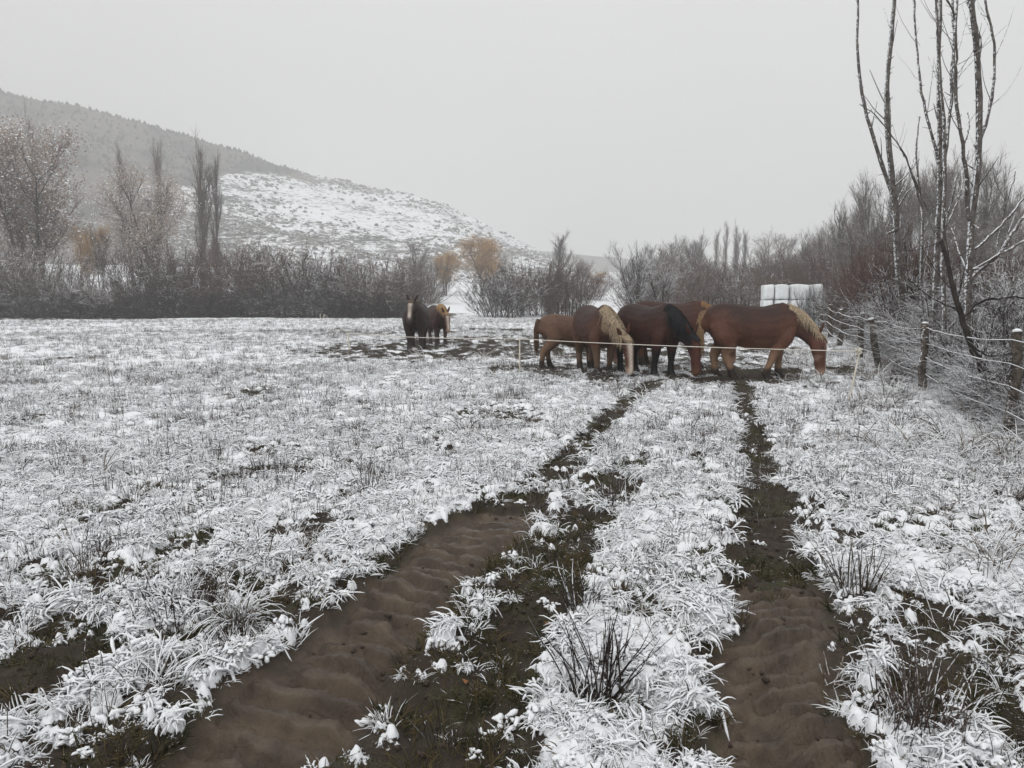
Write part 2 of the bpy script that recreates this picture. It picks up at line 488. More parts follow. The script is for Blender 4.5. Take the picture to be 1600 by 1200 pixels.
def mat_hill():
    m, n, b = new_mat('snowy_hillside')
    w = attr(n, 'wood')
    s = attr(n, 'scrub')
    mp = N(n, 'ShaderNodeMapping')
    mp.inputs['Scale'].default_value = (1, 1, 2.6)
    n.links.new(N(n, 'ShaderNodeNewGeometry').outputs['Position'], mp.inputs['Vector'])
    a = noise(n, 0.30, 5, 0.75, vec=mp.outputs[0])
    c = noise(n, 0.035, 4, 0.6, vec=mp.outputs[0])
    e = math_(n, 'ADD', math_(n, 'MULTIPLY', a, 0.75), math_(n, 'MULTIPLY', c, 0.35))
    thr = math_(n, 'ADD', math_(n, 'ADD', 0.585, math_(n, 'MULTIPLY', s, -0.13)), math_(n, 'MULTIPLY', w, -0.22))
    bare = ramp(n, math_(n, 'SUBTRACT', e, thr), -0.03, 0.05)
    veg = mixc(n, ramp(n, noise(n, 0.5, 3), 0.3, 0.7), (0.10, 0.092, 0.080), (0.20, 0.185, 0.165))
    veg = mixc(n, ramp(n, noise(n, 0.022, 4), 0.42, 0.6), veg, (0.05, 0.052, 0.046))
    n.links.new(mixc(n, bare, SNOW, veg), b.inputs['Base Color'])
    b.inputs['Roughness'].default_value = 0.95
    b.inputs['Specular IOR Level'].default_value = 0.1
    return m
M_HILL = mat_hill()

def mat_coat():
    m, n, b = new_mat('horse_coat')
    c = attr(n, 'coat', 'Color')
    v = noise(n, 22, 3, obj=True)
    d = N(n, 'ShaderNodeHueSaturation')
    n.links.new(c, d.inputs['Color'])
    n.links.new(math_(n, 'ADD', 0.45, math_(n, 'ADD', math_(n, 'MULTIPLY', v, 0.55), math_(n, 'MULTIPLY', noise(n, 4.5, 4, 0.6, obj=True), 0.65))), d.inputs['Value'])
    n.links.new(d.outputs[0], b.inputs['Base Color'])
    b.inputs['Roughness'].default_value = 0.62
    b.inputs['Specular IOR Level'].default_value = 0.25
    bump(n, b, math_(n, 'ADD', noise(n, 90, 3, obj=True), math_(n, 'MULTIPLY', noise(n, 6, 3, obj=True), 4.0)), 0.4, 0.02)
    return m
M_COAT = mat_coat()
HAIR = {}
def mat_hair(c):
    if c not in HAIR:
        HAIR[c] = mat_plain('horse_hair', tuple(x * 0.38 for x in c), tuple(min(1, x * 1.2) for x in c), 34, 0.6, 0.3)
    return HAIR[c]

# ------------------------------------------------------------------ ground sheet
def build_ground():
    fine = np.radians(np.linspace(-54, 54, 900))
    coarse = np.radians(np.linspace(54, 306, 62)[1:-1])
    ang = np.r_[fine, coarse]
    r = np.r_[np.geomspace(0.25, 1.65, 9)[:-1], np.exp(np.arange(math.log(1.65), math.log(30), 0.0044)),
              np.exp(np.arange(math.log(30), math.log(112), 0.010)), np.geomspace(112, 1150, 46)]
    Rg, Ag = np.meshgrid(r, ang, indexing='ij')
    x, y = Rg * np.sin(Ag), Rg * np.cos(Ag)
    z, S, mud, moss = ground(x.ravel(), y.ravel())
    nr, na = len(r), len(ang)
    V = np.stack([x.ravel(), y.ravel(), z], -1)
    i = np.arange(nr - 1)[:, None] * na
    j = np.arange(na)[None, :]
    j2 = (j + 1) % na
    F = np.stack([i + j, i + j2, i + na + j2, i + na + j], -1).reshape(-1, 4)[:, ::-1]
    # close the middle under the camera
    V = np.vstack([V, [[0, 0, z[:na].mean()]]])
    cap = np.stack([j[0], j2[0], np.full(na, nr * na)], -1)
    me = mesh_from('meadow', [(V, F, 0)], [M_GROUND])
    for nm, arr in (('snow', S), ('mud', mud), ('moss', moss)):
        a = me.attributes.new(nm, 'FLOAT', 'POINT')
        a.data.foreach_set('value', np.r_[arr, arr[0]].astype(np.float32))
    o = link('meadow', me)
    tag(o, kind='structure')
build_ground()

# ------------------------------------------------------------------ hills
HZ = [(-900, 60), (-500, 95), (-250, 118), (0, 146), (100, 163), (200, 184), (300, 212), (400, 242), (500, 269), (560, 285), (640, 300),
      (700, 319), (760, 346), (820, 373), (860, 394), (900, 412), (960, 440), (1010, 470)]
WOODB = [(-900, 330), (-250, 330), (0, 345), (120, 335), (225, 276), (290, 290), (360, 284), (430, 279), (520, 281), (562, 285), (700, 300)]
def build_hill(name, sky, D0, D1, seed, wooded):
    us = np.linspace(sky[0][0], sky[-1][0], 420)
    vr = np.interp(us, [p[0] for p in sky], [p[1] for p in sky])
    vr = vr + (fbm(us * 0.02, us * 0, seed, 3) - .5) * 7 + (7 if wooded else 0)
    k = np.linspace(0, 1.5, 150)
    U, Kk = np.meshgrid(us, k, indexing='ij')
    D = D0 + (D1 - D0) * Kk
    ax = (U - 800) / FPX
    zr = CAM_H + (HORIZON - vr)[:, None] / FPX * D1 * 1.0
    z0 = 3.0
    prof = np.where(Kk < 1, 0.25 * Kk + 0.75 * Kk ** 1.25, 1 - 0.9 * (Kk - 1) ** 1.3)
    # keep the slope below the sight line to the ridge so that the ridge makes the skyline
    z = z0 + (zr - z0) * prof
    x, y = ax * D, D
    z = z + (fbm(x * 0.02, y * 0.02, seed + 3, 4) - 0.5) * 14 * np.clip(Kk * (1.05 - Kk) * 4, 0, 1) * np.clip((zr - z0) / 60, 0.1, 1)
    V = np.stack([x.ravel(), y.ravel(), z.ravel()], -1)
    na, nk = U.shape
    i = np.arange(na - 1)[:, None] * nk
    j = np.arange(nk - 1)[None, :]
    F = np.stack([i + j, i + nk + j, i + nk + j + 1, i + j + 1], -1).reshape(-1, 4)
    me = mesh_from(name, [(V, F, 0)], [M_HILL])
    vv = HORIZON - (z - CAM_H) / D * FPX
    if wooded:
        bd = np.interp(U, [p[0] for p in WOODB], [p[1] for p in WOODB]) + (fbm(x * .03, y * .03, 77, 3) - .5) * 26
        w = sstep(8, -8, vv - bd)
        w = np.where(U > 600, 0, w)
        w = np.maximum(w, sstep(300, 200, U + (vv - 300) * 0.3) * 0.75)
        low = sstep(352, 364, vv - (U - 480) * 0.10) * sstep(432, 415, vv)
        s = .8 * low * sstep(.48, .58, fbm(x * .03, y * .022, 91, 3)) + 0.3 * sstep(.5, .62, fbm(x * .02, y * .02, 95, 3))
    else:
        w = 0.55 * sstep(.45, .6, fbm(x * .012, y * .012, 15, 3))
        s = w
    for nm, arr in (('wood', w), ('scrub', s)):
        a = me.attributes.new(nm, 'FLOAT', 'POINT')
        a.data.foreach_set('value', np.asarray(arr, np.float32).ravel())
    o = link(name, me)
    tag(o, kind='structure')
    return x, y, z, w, s, Kk, U
hx, hy, hz_, hw, hs, hk, hU = build_hill('hill', HZ, 250, 560, 5, True)
build_hill('far_hill', [(600, 380), (760, 388), (840, 395), (880, 399), (960, 403), (1050, 409), (1200, 419), (1350, 420), (1700, 405), (2200, 400)], 480, 900, 25, False)

def cones(n, pick, hr, wr, rng, tiers):
    """simple little conifers / scrub mounds standing at chosen points, as one mesh"""
    V, F = [], []
    sides = 6
    a = np.arange(sides) * 2 * np.pi / sides
    vo = 0
    for (x, y, z) in pick:
        h = rng.uniform(*hr)
        w = h * rng.uniform(*wr)
        for q in range(tiers):
            z0 = z + h * (q * 0.6 / tiers) - 0.4
            z1 = z + h * (0.4 + 0.6 * (q + 1) / tiers)
            ww = w * (1 - 0.55 * q / tiers)
            jit = rng.uniform(0.7, 1.3, sides)
            ring = np.stack([x + np.cos(a) * ww * jit, y + np.sin(a) * ww * jit, np.full(sides, z0) + rng.uniform(-.1, .1, sides) * h], -1)
            V += [ring, [[x + rng.uniform(-.1, .1) * w, y, z1]]]
            F += [[(vo + s_, vo + (s_ + 1) % sides, vo + sides) for s_ in range(sides)]]
            vo += sides + 1
    return np.concatenate([np.asarray(v) for v in V]), np.concatenate([np.asarray(f) for f in F])
def mounds(pick, rr, rng):
    V, F, vo = [], [], 0
    sides = 7
    a = np.arange(sides) * 2 * np.pi / sides
    for (x, y, z) in pick:
        w = rng.uniform(*rr)
        h = w * rng.uniform(.7, 1.2)
        rows = []
        for q, (rw, rz) in enumerate(((1, -.2), (1.05, .35), (.6, .85))):
            j = rng.uniform(.75, 1.25, sides)
            rows.append(np.stack([x + np.cos(a + q * .4) * w * rw * j, y + np.sin(a + q * .4) * w * rw * j, np.full(sides, z + h * rz) + rng.uniform(-.1, .1, sides) * h], -1))
        V += rows + [np.array([[x, y, z + h]])]
        for q in range(2):
            F += [(vo + q * sides + s_, vo + q * sides + (s_ + 1) % sides, vo + (q + 1) * sides + (s_ + 1) % sides, vo + (q + 1) * sides + s_) for s_ in range(sides)]
        F += [(vo + 2 * sides + s_, vo + 2 * sides + (s_ + 1) % sides, vo + 3 * sides, vo + 3 * sides) for s_ in range(sides)]
        vo += 3 * sides + 1
    F = np.array(F)
    tri = F[F[:, 2] == F[:, 3]][:, :3]
    quad = F[F[:, 2] != F[:, 3]]
    V = np.concatenate(V)
    return V, quad, tri
rng = np.random.default_rng(3)
fl = lambda a: a.ravel()
ok = (fl(hw) > 0.8) & (fl(hk) > 0.55) & (fl(hk) < 1.12) & (fl(hU) > -500) & (fl(hU) < 520)
ix = rng.choice(np.flatnonzero(ok), 3000)
px = np.stack([fl(hx)[ix] + rng.uniform(-2, 2, len(ix)), fl(hy)[ix] + rng.uniform(-2, 2, len(ix)), fl(hz_)[ix]], -1)
ridge = (np.abs(fl(hk) - 1.0) < 0.012) & (fl(hU) > -500) & (fl(hU) < 420)
ir = rng.choice(np.flatnonzero(ridge), 260)
pr = np.stack([fl(hx)[ir] + rng.uniform(-1.5, 1.5, len(ir)), fl(hy)[ir], fl(hz_)[ir]], -1)
V, F = cones(0, np.vstack([px, pr]), (.9, 2.6), (.35, .75), rng, 2)
tag(link('pine_wood', mesh_from('pine_wood', [(V, F, 0)], [M_PINE], False)), 'hazy grey pine wood covering the upper hillside and ridge', 'wood', kind='stuff')
ok2 = (fl(hw) < 0.3) & (fl(hk) > 0.12) & (fl(hk) < 1.03) & (fl(hU) > 150) & (fl(hU) < 900)
wt = 0.15 + fl(hs)[ok2] * 2 + 1.5 * (fbm(fl(hx)[ok2] * .03, fl(hy)[ok2] * .03, 66, 2) > .56)
i2 = rng.choice(np.flatnonzero(ok2), 3600, p=wt / wt.sum())
p2 = np.stack([fl(hx)[i2] + rng.uniform(-1.5, 1.5, len(i2)), fl(hy)[i2] + rng.uniform(-1, 1, len(i2)), fl(hz_)[i2]], -1)
V, Q, T3 = mounds(p2, (.3, 1.25), rng)
tag(link('hill_scrub', mesh_from('hill_scrub', [(V, Q, 0), (V, T3, 0)], [M_SCRUB])), 'dark low scrub dotted over the snowy hillside', 'scrub', kind='stuff')

# ------------------------------------------------------------------ trees and bushes (variants, 10 m tall)
def tz(x, y):
    return float(terrain(np.array([float(x)]), np.array([float(y)]))[0])
def leaves(P, n, size, rng, jit=0.35):
    M, K, _ = P.shape
    i = rng.integers(0, M, n)
    k = rng.integers(max(1, K // 3), K, n)
    c = P[i, k] + rng.normal(0, jit, (n, 3))
    a = unit(rng.normal(0, 1, (n, 3)))
    b = unit(np.cross(a, rng.normal(0, 1, (n, 3))))
    s = rng.uniform(.6, 1.3, (n, 1)) * size
    V = np.stack([c - a * s, c + b * s * .45, c + a * s, c - b * s * .45], 1).reshape(-1, 3)
    F = np.arange(n * 4).reshape(-1, 4)
    return V, F
def tree_variant(kind, seed):
    rng = np.random.default_rng(seed)
    K = 9
    if kind == 'poplar':
        t = np.linspace(0, 1, K)
        tr_ = np.stack([.12 * np.sin(t * 4 + seed), .12 * np.cos(t * 3 + seed), t * 9.8], -1)[None]
        rr = (0.095 * (1 - t) ** .8 + .012)[None]
        L, LR = grow(tr_, rr, 46, (1.6, 3.6), .30, .42, 5, .45, (.12, .9), rng, .02, kink=.05)
        B, BR = grow(L, LR, 330, (.6, 1.5), .32, .30, 4, .55, (.2, 1), rng, .012)
        W, WR = grow(np.concatenate([B]), BR, 1500, (.4, 1.0), .35, .25, 3, .7, (.1, 1), rng, .0085)
        wood = [strands(tr_, rr, 7), strands(L, LR, 4)]
        crown = [strands(B, BR, 3), strands(W, WR, 3)]
        return wood, crown, None
    if kind in ('round', 'willow', 'small'):
        ns = {'round': 3, 'willow': 4, 'small': 3}[kind]
        tr_, rr = [], []
        for q in range(ns):
            a = q * 2 * np.pi / ns + rng.uniform(-.5, .5)
            ln = rng.uniform(.08, .30) * (1.3 if kind == 'willow' else 1)
            t = np.linspace(0, 1, K)
            h = rng.uniform(6.2, 8.0)
            x = np.cos(a) * (ln * h * t ** 1.4 + .15) + .12 * np.sin(t * 7 + q)
            y = np.sin(a) * (ln * h * t ** 1.4 + .15) + .12 * np.cos(t * 6 + q)
            tr_.append(np.stack([x, y, t * h], -1))
            rr.append(.115 * (1 - t) ** .8 + .02)
        tr_, rr = np.array(tr_), np.array(rr)
        sp = .55 if kind != 'small' else .45
        L, LR = grow(tr_, rr, 44, (1.8, 4.0), sp, .16, 6, .5, (.22, 1), rng, .03, kink=.10)
        B, BR = grow(L, LR, 340, (.9, 2.0), .5, .12, 4, .55, (.2, 1), rng, .014)
        W, WR = grow(B, BR, 2800, (.4, 1.1), .5, .10, 3, .7, (.1, 1), rng, .0085)
        wood = [strands(tr_, rr, 7), strands(L, LR, 4)]
        crown = [strands(B, BR, 3), strands(W, WR, 3)]
        return wood, crown, W
def norm_scale(parts, hh=10.0):
    V = np.vstack([p[0] for p in parts])
    zmax = np.percentile(V[:, 2], 99.8)
    w = np.percentile(np.abs(V[:, :2]), 98)
    return zmax, w
VARS = {}
def add_variant(key, kind, seed, tw, leaf=None, nleaf=0, lsize=.13):
    wood, crown, W = tree_variant(kind, seed)
    zm, w = norm_scale(crown)
    mw = mesh_from('trunk_' + key, [(v, f, 0) for v, f in wood], [M_BARK_FAR])
    cp = [(v, f, 0) for v, f in crown]
    mc = mesh_from('crown_' + key, cp, [tw])
    ml = None
    if leaf:
        v, f = leaves(W, nleaf, lsize, np.random.default_rng(seed + 1))
        ml = mesh_from('leaves_' + key, [(v, f, 0)], [leaf], False)
    VARS[key] = dict(h=zm, w=w, wood=mw, crown=mc, leaf=ml)
for q in range(3): add_variant('poplar%d' % q, 'poplar', 100 + q, M_TWIG_GREY)
for q in range(4): add_variant('round%d' % q, 'round', 120 + q, M_TWIG_GREY)
add_variant('willow0', 'willow', 140, M_TWIG_GREY, M_LEAF_PINK, 22000, .07)
add_variant('willow1', 'willow', 143, M_TWIG_GREY, M_LEAF_PINK, 22000, .07)
add_variant('orange0', 'round', 150, M_TWIG_GREY, M_LEAF_ORANGE, 12000, .10)
add_variant('frost0', 'small', 160, M_TWIG_PALE)
add_variant('frost1', 'small', 164, M_TWIG_PALE)
def plant_tree(key, name, label, u, vtop, d, wpx=None, group=None, lean=0.0, sink=0.1):
    v_ = VARS[key]
    x = (u - 800) / FPX * d
    z0 = tz(x, d)
    top = CAM_H + (HORIZON - vtop) / FPX * d
    sz = (top - z0) / v_['h']
    sx = sz if wpx is None else (wpx / 2 / FPX * d) / v_['w']
    t = thing(name, label, 'tree', (x, d, z0 - sink), random.uniform(0, 6.28), (sx, sx, sz), group)
    t.rotation_euler[1] = lean
    link('trunk', v_['wood'], t)
    link('crown', v_['crown'], t)
    if v_['leaf']:
        link('foliage', v_['leaf'], t)
    return t

def bush_variant(seed, stems, sec, ter, R0, twr=.008, k_up=.10, h=5.0):
    rng = np.random.default_rng(seed)
    K = 6
    a = rng.uniform(0, 6.28, stems)
    r = R0 * np.sqrt(rng.uniform(0, 1, stems))
    P = np.zeros((stems, K, 3))
    P[:, 0] = np.stack([np.cos(a) * r, np.sin(a) * r, np.full(stems, -.05)], -1)
    d = unit(np.stack([np.cos(a) * r / R0 * .55, np.sin(a) * r / R0 * .55, np.ones(stems)], -1) + rng.normal(0, .22, (stems, 3)))
    L = rng.uniform(.6, .95, stems) * h
    for k in range(1, K):
        d = unit(d + rng.normal(0, .12, (stems, 3)) + np.array([0, 0, .04]))
        P[:, k] = P[:, k - 1] + d * (L / (K - 1))[:, None]
    R = rng.uniform(.014, .035, stems)[:, None] * np.linspace(1, .35, K)[None]
    S2, SR2 = grow(P, R, sec, (.7, 1.7), .6, k_up, 4, .55, (.05, 1), rng, twr * 1.3, kink=.15)
    S3, SR3 = grow(S2, SR2, ter, (.35, .95), .6, k_up, 3, .7, (.1, 1), rng, twr, kink=.15)
    S3[:, :, 2] = np.maximum(S3[:, :, 2], .02)
    S2[:, :, 2] = np.maximum(S2[:, :, 2], .02)
    return strands(P, R, 4), [strands(S2, SR2, 3), strands(S3, SR3, 3)], np.percentile(S3[:, :, 2], 97), np.percentile(np.abs(S3[:, :, :2]), 95), S3
BV = {}
def add_bush(key, seed, tw, leaf=None, nleaf=0, **kw):
    st, tws, h, w, S3 = bush_variant(seed, **kw)
    ml = None
    if leaf:
        v, f = leaves(S3, nleaf, .04, np.random.default_rng(seed), .1)
        ml = mesh_from('leaves_' + key, [(v, f, 0)], [leaf], False)
    BV[key] = dict(h=h, w=w, stems=mesh_from('stems_' + key, [(st[0], st[1], 0)], [M_BARK_FAR if 'thick' not in key else M_BRAMBLE]),
                   twigs=mesh_from('twigs_' + key, [(v, f, 0) for v, f in tws], [tw]), leaf=ml)
for q in range(4):
    add_bush('hedge%d' % q, 200 + q, M_TWIG_HEDGE, stems=80, sec=900, ter=2600, R0=1.9, twr=.013)
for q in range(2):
    add_bush('foot%d' % q, 215 + q, M_TWIG_SHADE, stems=80, sec=900, ter=2200, R0=2.4, twr=.016)
add_bush('pink0', 210, M_TWIG_HEDGE, M_LEAF_PINK, 8000, stems=80, sec=900, ter=2400, R0=1.9, twr=.013)
for q in range(2):
    add_bush('red%d' % q, 220 + q, M_TWIG_RED, stems=70, sec=900, ter=2600, R0=1.9, twr=.011)
for q in range(3):
    add_bush('thick%d' % q, 230 + q, M_BRAMBLE, stems=50, sec=900, ter=2700, R0=1.6, twr=.0062, k_up=-.02, h=3.2)
def plant_bush(key, name, label, u, vtop, d, wpx, group=None, cat='bush'):
    b = BV[key]
    x = (u - 800) / FPX * d
    z0 = tz(x, d)
    top = CAM_H + (HORIZON - vtop) / FPX * d
    sz = (top - z0) / b['h']
    sx = (wpx / 2 / FPX * d) / b['w']
    t = thing(name, label, cat, (x, d, z0 - .03), random.uniform(0, 6.28), (sx, sx, sz), group)
    link('stems', b['stems'], t)
    link('twigs', b['twigs'], t)
    if b['leaf']:
        link('foliage', b['leaf'], t)
    return t
ORD = ['first', 'second', 'third', 'fourth', 'fifth', 'sixth', 'seventh', 'eighth', 'ninth', 'tenth', 'eleventh', 'twelfth', 'thirteenth',
       'fourteenth', 'fifteenth', 'sixteenth', 'seventeenth', 'eighteenth', 'nineteenth', 'twentieth', 'twenty-first', 'twenty-second', 'twenty-third', 'twenty-fourth', 'twenty-fifth', 'twenty-sixth', 'twenty-seventh', 'twenty-eighth', 'twenty-ninth']

# the hedge along the far left edge of the meadow
HEDGE = [(-45, 395, 150, 'hedge0'), (15, 400, 140, 'hedge1'), (75, 398, 130, 'pink0'), (130, 452, 100, 'hedge2'), (185, 440, 110, 'hedge3'), (240, 405, 120, 'hedge0'),
         (290, 395, 120, 'hedge2'), (340, 400, 110, 'red0'), (385, 388, 125, 'red1'), (440, 402, 120, 'pink0'), (495, 398, 130, 'pink0'), (545, 412, 110, 'hedge1'),
         (592, 410, 110, 'hedge3'), (632, 428, 85, 'hedge0')]
for i, (u, vt, w, k) in enumerate(HEDGE):
    plant_bush(k, 'hedge_bush', '%s leafless bush from the left in the dark hedge across the far left meadow' % ORD[i], u, vt, random.uniform(79, 84), w, 'bushes of the far left hedge')
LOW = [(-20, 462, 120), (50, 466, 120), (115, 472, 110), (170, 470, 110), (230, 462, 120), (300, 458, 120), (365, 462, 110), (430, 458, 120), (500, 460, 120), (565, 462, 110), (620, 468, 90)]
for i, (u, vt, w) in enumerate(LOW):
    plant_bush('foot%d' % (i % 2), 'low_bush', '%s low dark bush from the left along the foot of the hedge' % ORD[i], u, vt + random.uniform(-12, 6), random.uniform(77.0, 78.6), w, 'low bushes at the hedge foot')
MID = [(785, 424, 105, 'hedge1', 80), (840, 414, 120, 'hedge2', 82), (885, 424, 90, 'red0', 80)]
for i, (u, vt, w, k, d) in enumerate(MID):
    plant_bush(k, 'meadow_bush', '%s grey leafless bush at the meadow edge between the two groups of horses' % ['left', 'middle tall', 'right'][i], u, vt, d, w, 'bushes at the middle of the meadow edge')
MIDR = [(1010, 440, 90, 'hedge3', 74), (1060, 420, 100, 'hedge0', 72), (1110, 426, 95, 'red0', 76), (1160, 432, 95, 'hedge1', 74), (1210, 425, 95, 'red1', 78), (1265, 415, 110, 'red0', 74)]
for i, (u, vt, w, k, d) in enumerate(MIDR):
    plant_bush(k, 'meadow_bush', '%s bush from the left in the thicket behind the grazing horses' % ORD[i], u, vt, d, w, 'bushes behind the grazing horses')
for i, (u, vt, w, d) in enumerate([(1120, 418, 150, 125), (1190, 408, 150, 120), (1255, 400, 150, 115), (1300, 390, 130, 92), (660, 415, 90, 130), (920, 430, 70, 150), (1050, 405, 140, 130)]):
    plant_bush('red%d' % (i % 2) if i != 4 else 'hedge2', 'brush', ['reddish brush below the four thin poplars', 'reddish brush below the round grey tree', 'reddish brush left of the bales, far behind',
               'reddish brush rising behind the white bales', 'grey brush left of the small orange tree', 'grey brush in the valley gap under the far ridge', 'grey brush under the row of bare trees behind the dark horse'][i], u, vt, d, w, cat='brush')

plant_tree('willow0', 'willow_tree', 'large willow with dry pinkish leaves above the left hedge', 58, 205, 92, 190)
plant_tree('willow1', 'willow_tree', 'pinkish willow cut off by the left edge of the picture', -45, 185, 95, 130)
plant_tree('willow1', 'willow_tree', 'smaller pinkish willow standing below the slim poplars on the left', 243, 275, 100, 125)
plant_tree('orange0', 'small_orange_tree', 'small orange-leaved tree beside the large pinkish willow', 145, 355, 118, 52)
POP = [(72, 178, 150, 28, 'hazy poplar rising behind the large pinkish willow'), (200, 230, 165, 26, 'hazy poplar left of the pair above the smaller willow'),
       (255, 222, 165, 26, 'hazy poplar directly above the smaller willow'), (320, 216, 125, 38, 'tallest and broadest poplar on the left, in front of the snow slope'), (346, 240, 125, 28, 'shorter poplar close to the right of the tallest poplar')]
for i, (u, vt, d, w, lb) in enumerate(POP):
    plant_tree('poplar%d' % (i % 3), 'poplar_tree', lb, u, vt, d, w, 'poplars on the left', lean=random.uniform(-.02, .02))
for i, (u, vt, d, w, lb) in enumerate([(165, 350, 112, 44, 'thin bare tree between the two pinkish willows'), (400, 384, 112, 80, 'bare brown tree right of the poplar pair')]):
    plant_tree('round%d' % (i % 4), 'bare_tree', lb, u, vt, d, w, 'bare trees behind the left hedge')
plant_tree('orange0', 'orange_tree', 'smaller orange tree left of the larger one in the middle distance', 697, 396, 150, 44)
plant_tree('orange0', 'orange_tree', 'larger round orange tree below the snowy hill', 755, 372, 155, 66)
plant_tree('round1', 'bare_tree', 'bare grey tree behind the larger orange tree', 765, 368, 165, 62)
plant_tree('poplar1', 'bare_tree', 'slender bare tree standing alone at the foot of the hill', 872, 362, 140, 40)
plant_tree('round2', 'bare_tree', 'low bare tree right of the lone slender tree', 905, 398, 140, 50)
plant_tree('round0', 'bare_tree', 'low bare tree left of the orange trees', 655, 372, 150, 60)
plant_tree('orange0', 'small_orange_tree', 'faint orange tree low in the valley gap', 930, 425, 190, 36)
plant_tree('frost0', 'frosted_tree', 'frost-covered multi-stemmed tree behind the dark grazing horse', 992, 376, 58, 74)
plant_tree('frost1', 'frosted_tree', 'thin frosted tree leaning right of the multi-stemmed frosted tree', 1030, 395, 60, 70, lean=.15)
for i, (u, vt, d, w, k) in enumerate([(1025, 378, 160, 46, 'round0'), (1048, 372, 158, 42, 'poplar0'), (1066, 370, 165, 50, 'round1'), (1083, 372, 160, 44, 'round3'), (1106, 400, 160, 36, 'round2')]):
    plant_tree(k, 'bare_tree', '%s from the left of the row of bare trees left of the thin poplars' % ORD[i], u, vt, d, w, 'row of bare trees left of the thin poplars')
for i, (u, vt, w) in enumerate([(1092, 360, 17), (1115, 358, 15), (1130, 347, 12), (1145, 346, 15), (1161, 358, 16)]):
    plant_tree('poplar%d' % (i % 3), 'thin_poplar', '%s from the left of the thin poplars on the right skyline' % ORD[i], u, vt, 205, w, 'thin poplars on the right skyline')
for i, (u, vt, d, w, k) in enumerate([(1195, 360, 150, 72, 'round0'), (1232, 372, 150, 56, 'round1'), (1256, 362, 145, 60, 'round2')]):
    plant_tree(k, 'bare_tree', ['round-crowned grey tree right of the thin poplars', 'low grey tree between two round-crowned trees', 'round-crowned grey tree above the white bales'][i], u, vt, d, w, 'round grey trees')
WOOD = [(1285, 345, 130, 64, 'round3'), (1305, 325, 120, 56, 'poplar0'), (1322, 312, 118, 62, 'round0'), (1340, 290, 112, 52, 'poplar1'), (1362, 272, 105, 74, 'round1'), (1385, 262, 104, 50, 'poplar2'),
        (1408, 268, 100, 84, 'round2'), (1440, 250, 96, 80, 'round3'), (1462, 245, 98, 60, 'poplar0'), (1488, 236, 92, 90, 'round0'), (1520, 240, 92, 90, 'round1'), (1550, 262, 90, 90, 'round2'),
        (1590, 300, 88, 100, 'round3'), (1640, 310, 88, 100, 'round0'), (1330, 350, 85, 84, 'round2'), (1390, 335, 80, 90, 'round0'), (1450, 330, 78, 100, 'round1'), (1515, 335, 76, 100, 'round3'), (1575, 360, 74, 100, 'round2')]
_wo = sorted(range(len(WOOD)), key=lambda q: WOOD[q][0])
for i, q in enumerate(_wo):
    u, vt, d, w, k = WOOD[q]
    plant_tree(k, 'wood_tree', '%s tree from the left in the grey leafless wood on the right' % ORD[i], u, vt, d, w, 'trees of the leafless wood on the right')

# ------------------------------------------------------------------ thicket behind the wire fence
def fence_x(y):
    return 3.0 + 0.32 * y
TH_ = [(1292, 440, 40, 70, 'thick1'), (1300, 432, 34, 110, 'red0'), (1345, 395, 30, 130, 'red1'), (1390, 378, 27, 150, 'red0'), (1330, 455, 27, 120, 'thick0'), (1375, 440, 24, 150, 'thick1'), (1425, 425, 21, 170, 'thick2'),
       (1470, 415, 20, 190, 'red1'), (1440, 470, 17.5, 190, 'thick0'), (1500, 455, 16.2, 210, 'thick1'), (1560, 425, 17, 230, 'thick2'), (1620, 400, 19, 240, 'red0'),
       (1500, 500, 14.0, 200, 'thick2'), (1560, 490, 13.0, 230, 'thick0'), (1625, 470, 12.4, 250, 'thick1'), (1600, 540, 10.9, 240, 'thick2'), (1680, 520, 10.5, 260, 'thick0'), (1700, 560, 8.9, 300, 'thick1'),
       (1500, 560, 12.2, 150, 'thick1'), (1545, 575, 10.9, 150, 'thick2'), (1590, 600, 9.6, 170, 'thick0'), (1640, 610, 8.6, 220, 'thick2'), (1900, 560, 6.6, 360, 'thick1'), (2100, 560, 5.2, 420, 'thick0'), (1345, 495, 24.5, 110, 'thick1'), (1400, 500, 20, 130, 'thick2'), (1450, 520, 16, 130, 'thick0')]
def behind(u, vt, d, w, k):
    hw_ = w / 2 / FPX * d
    x = max((u - 800) / FPX * d, fence_x(d) + (.82 if d < 13 else .95 if d < 18 else 1.05) * hw_ + .1)
    return 800 + x / d * FPX, vt, d, w, k
for i, (u, vt, d, w, k) in enumerate(sorted(behind(*q) for q in TH_)):
    plant_bush(k, 'thicket_shrub', '%s snow-dusted shrub from the left in the thicket behind the wire fence' % ORD[i], u, vt, d, w, 'shrubs of the thicket behind the fence', 'shrub')

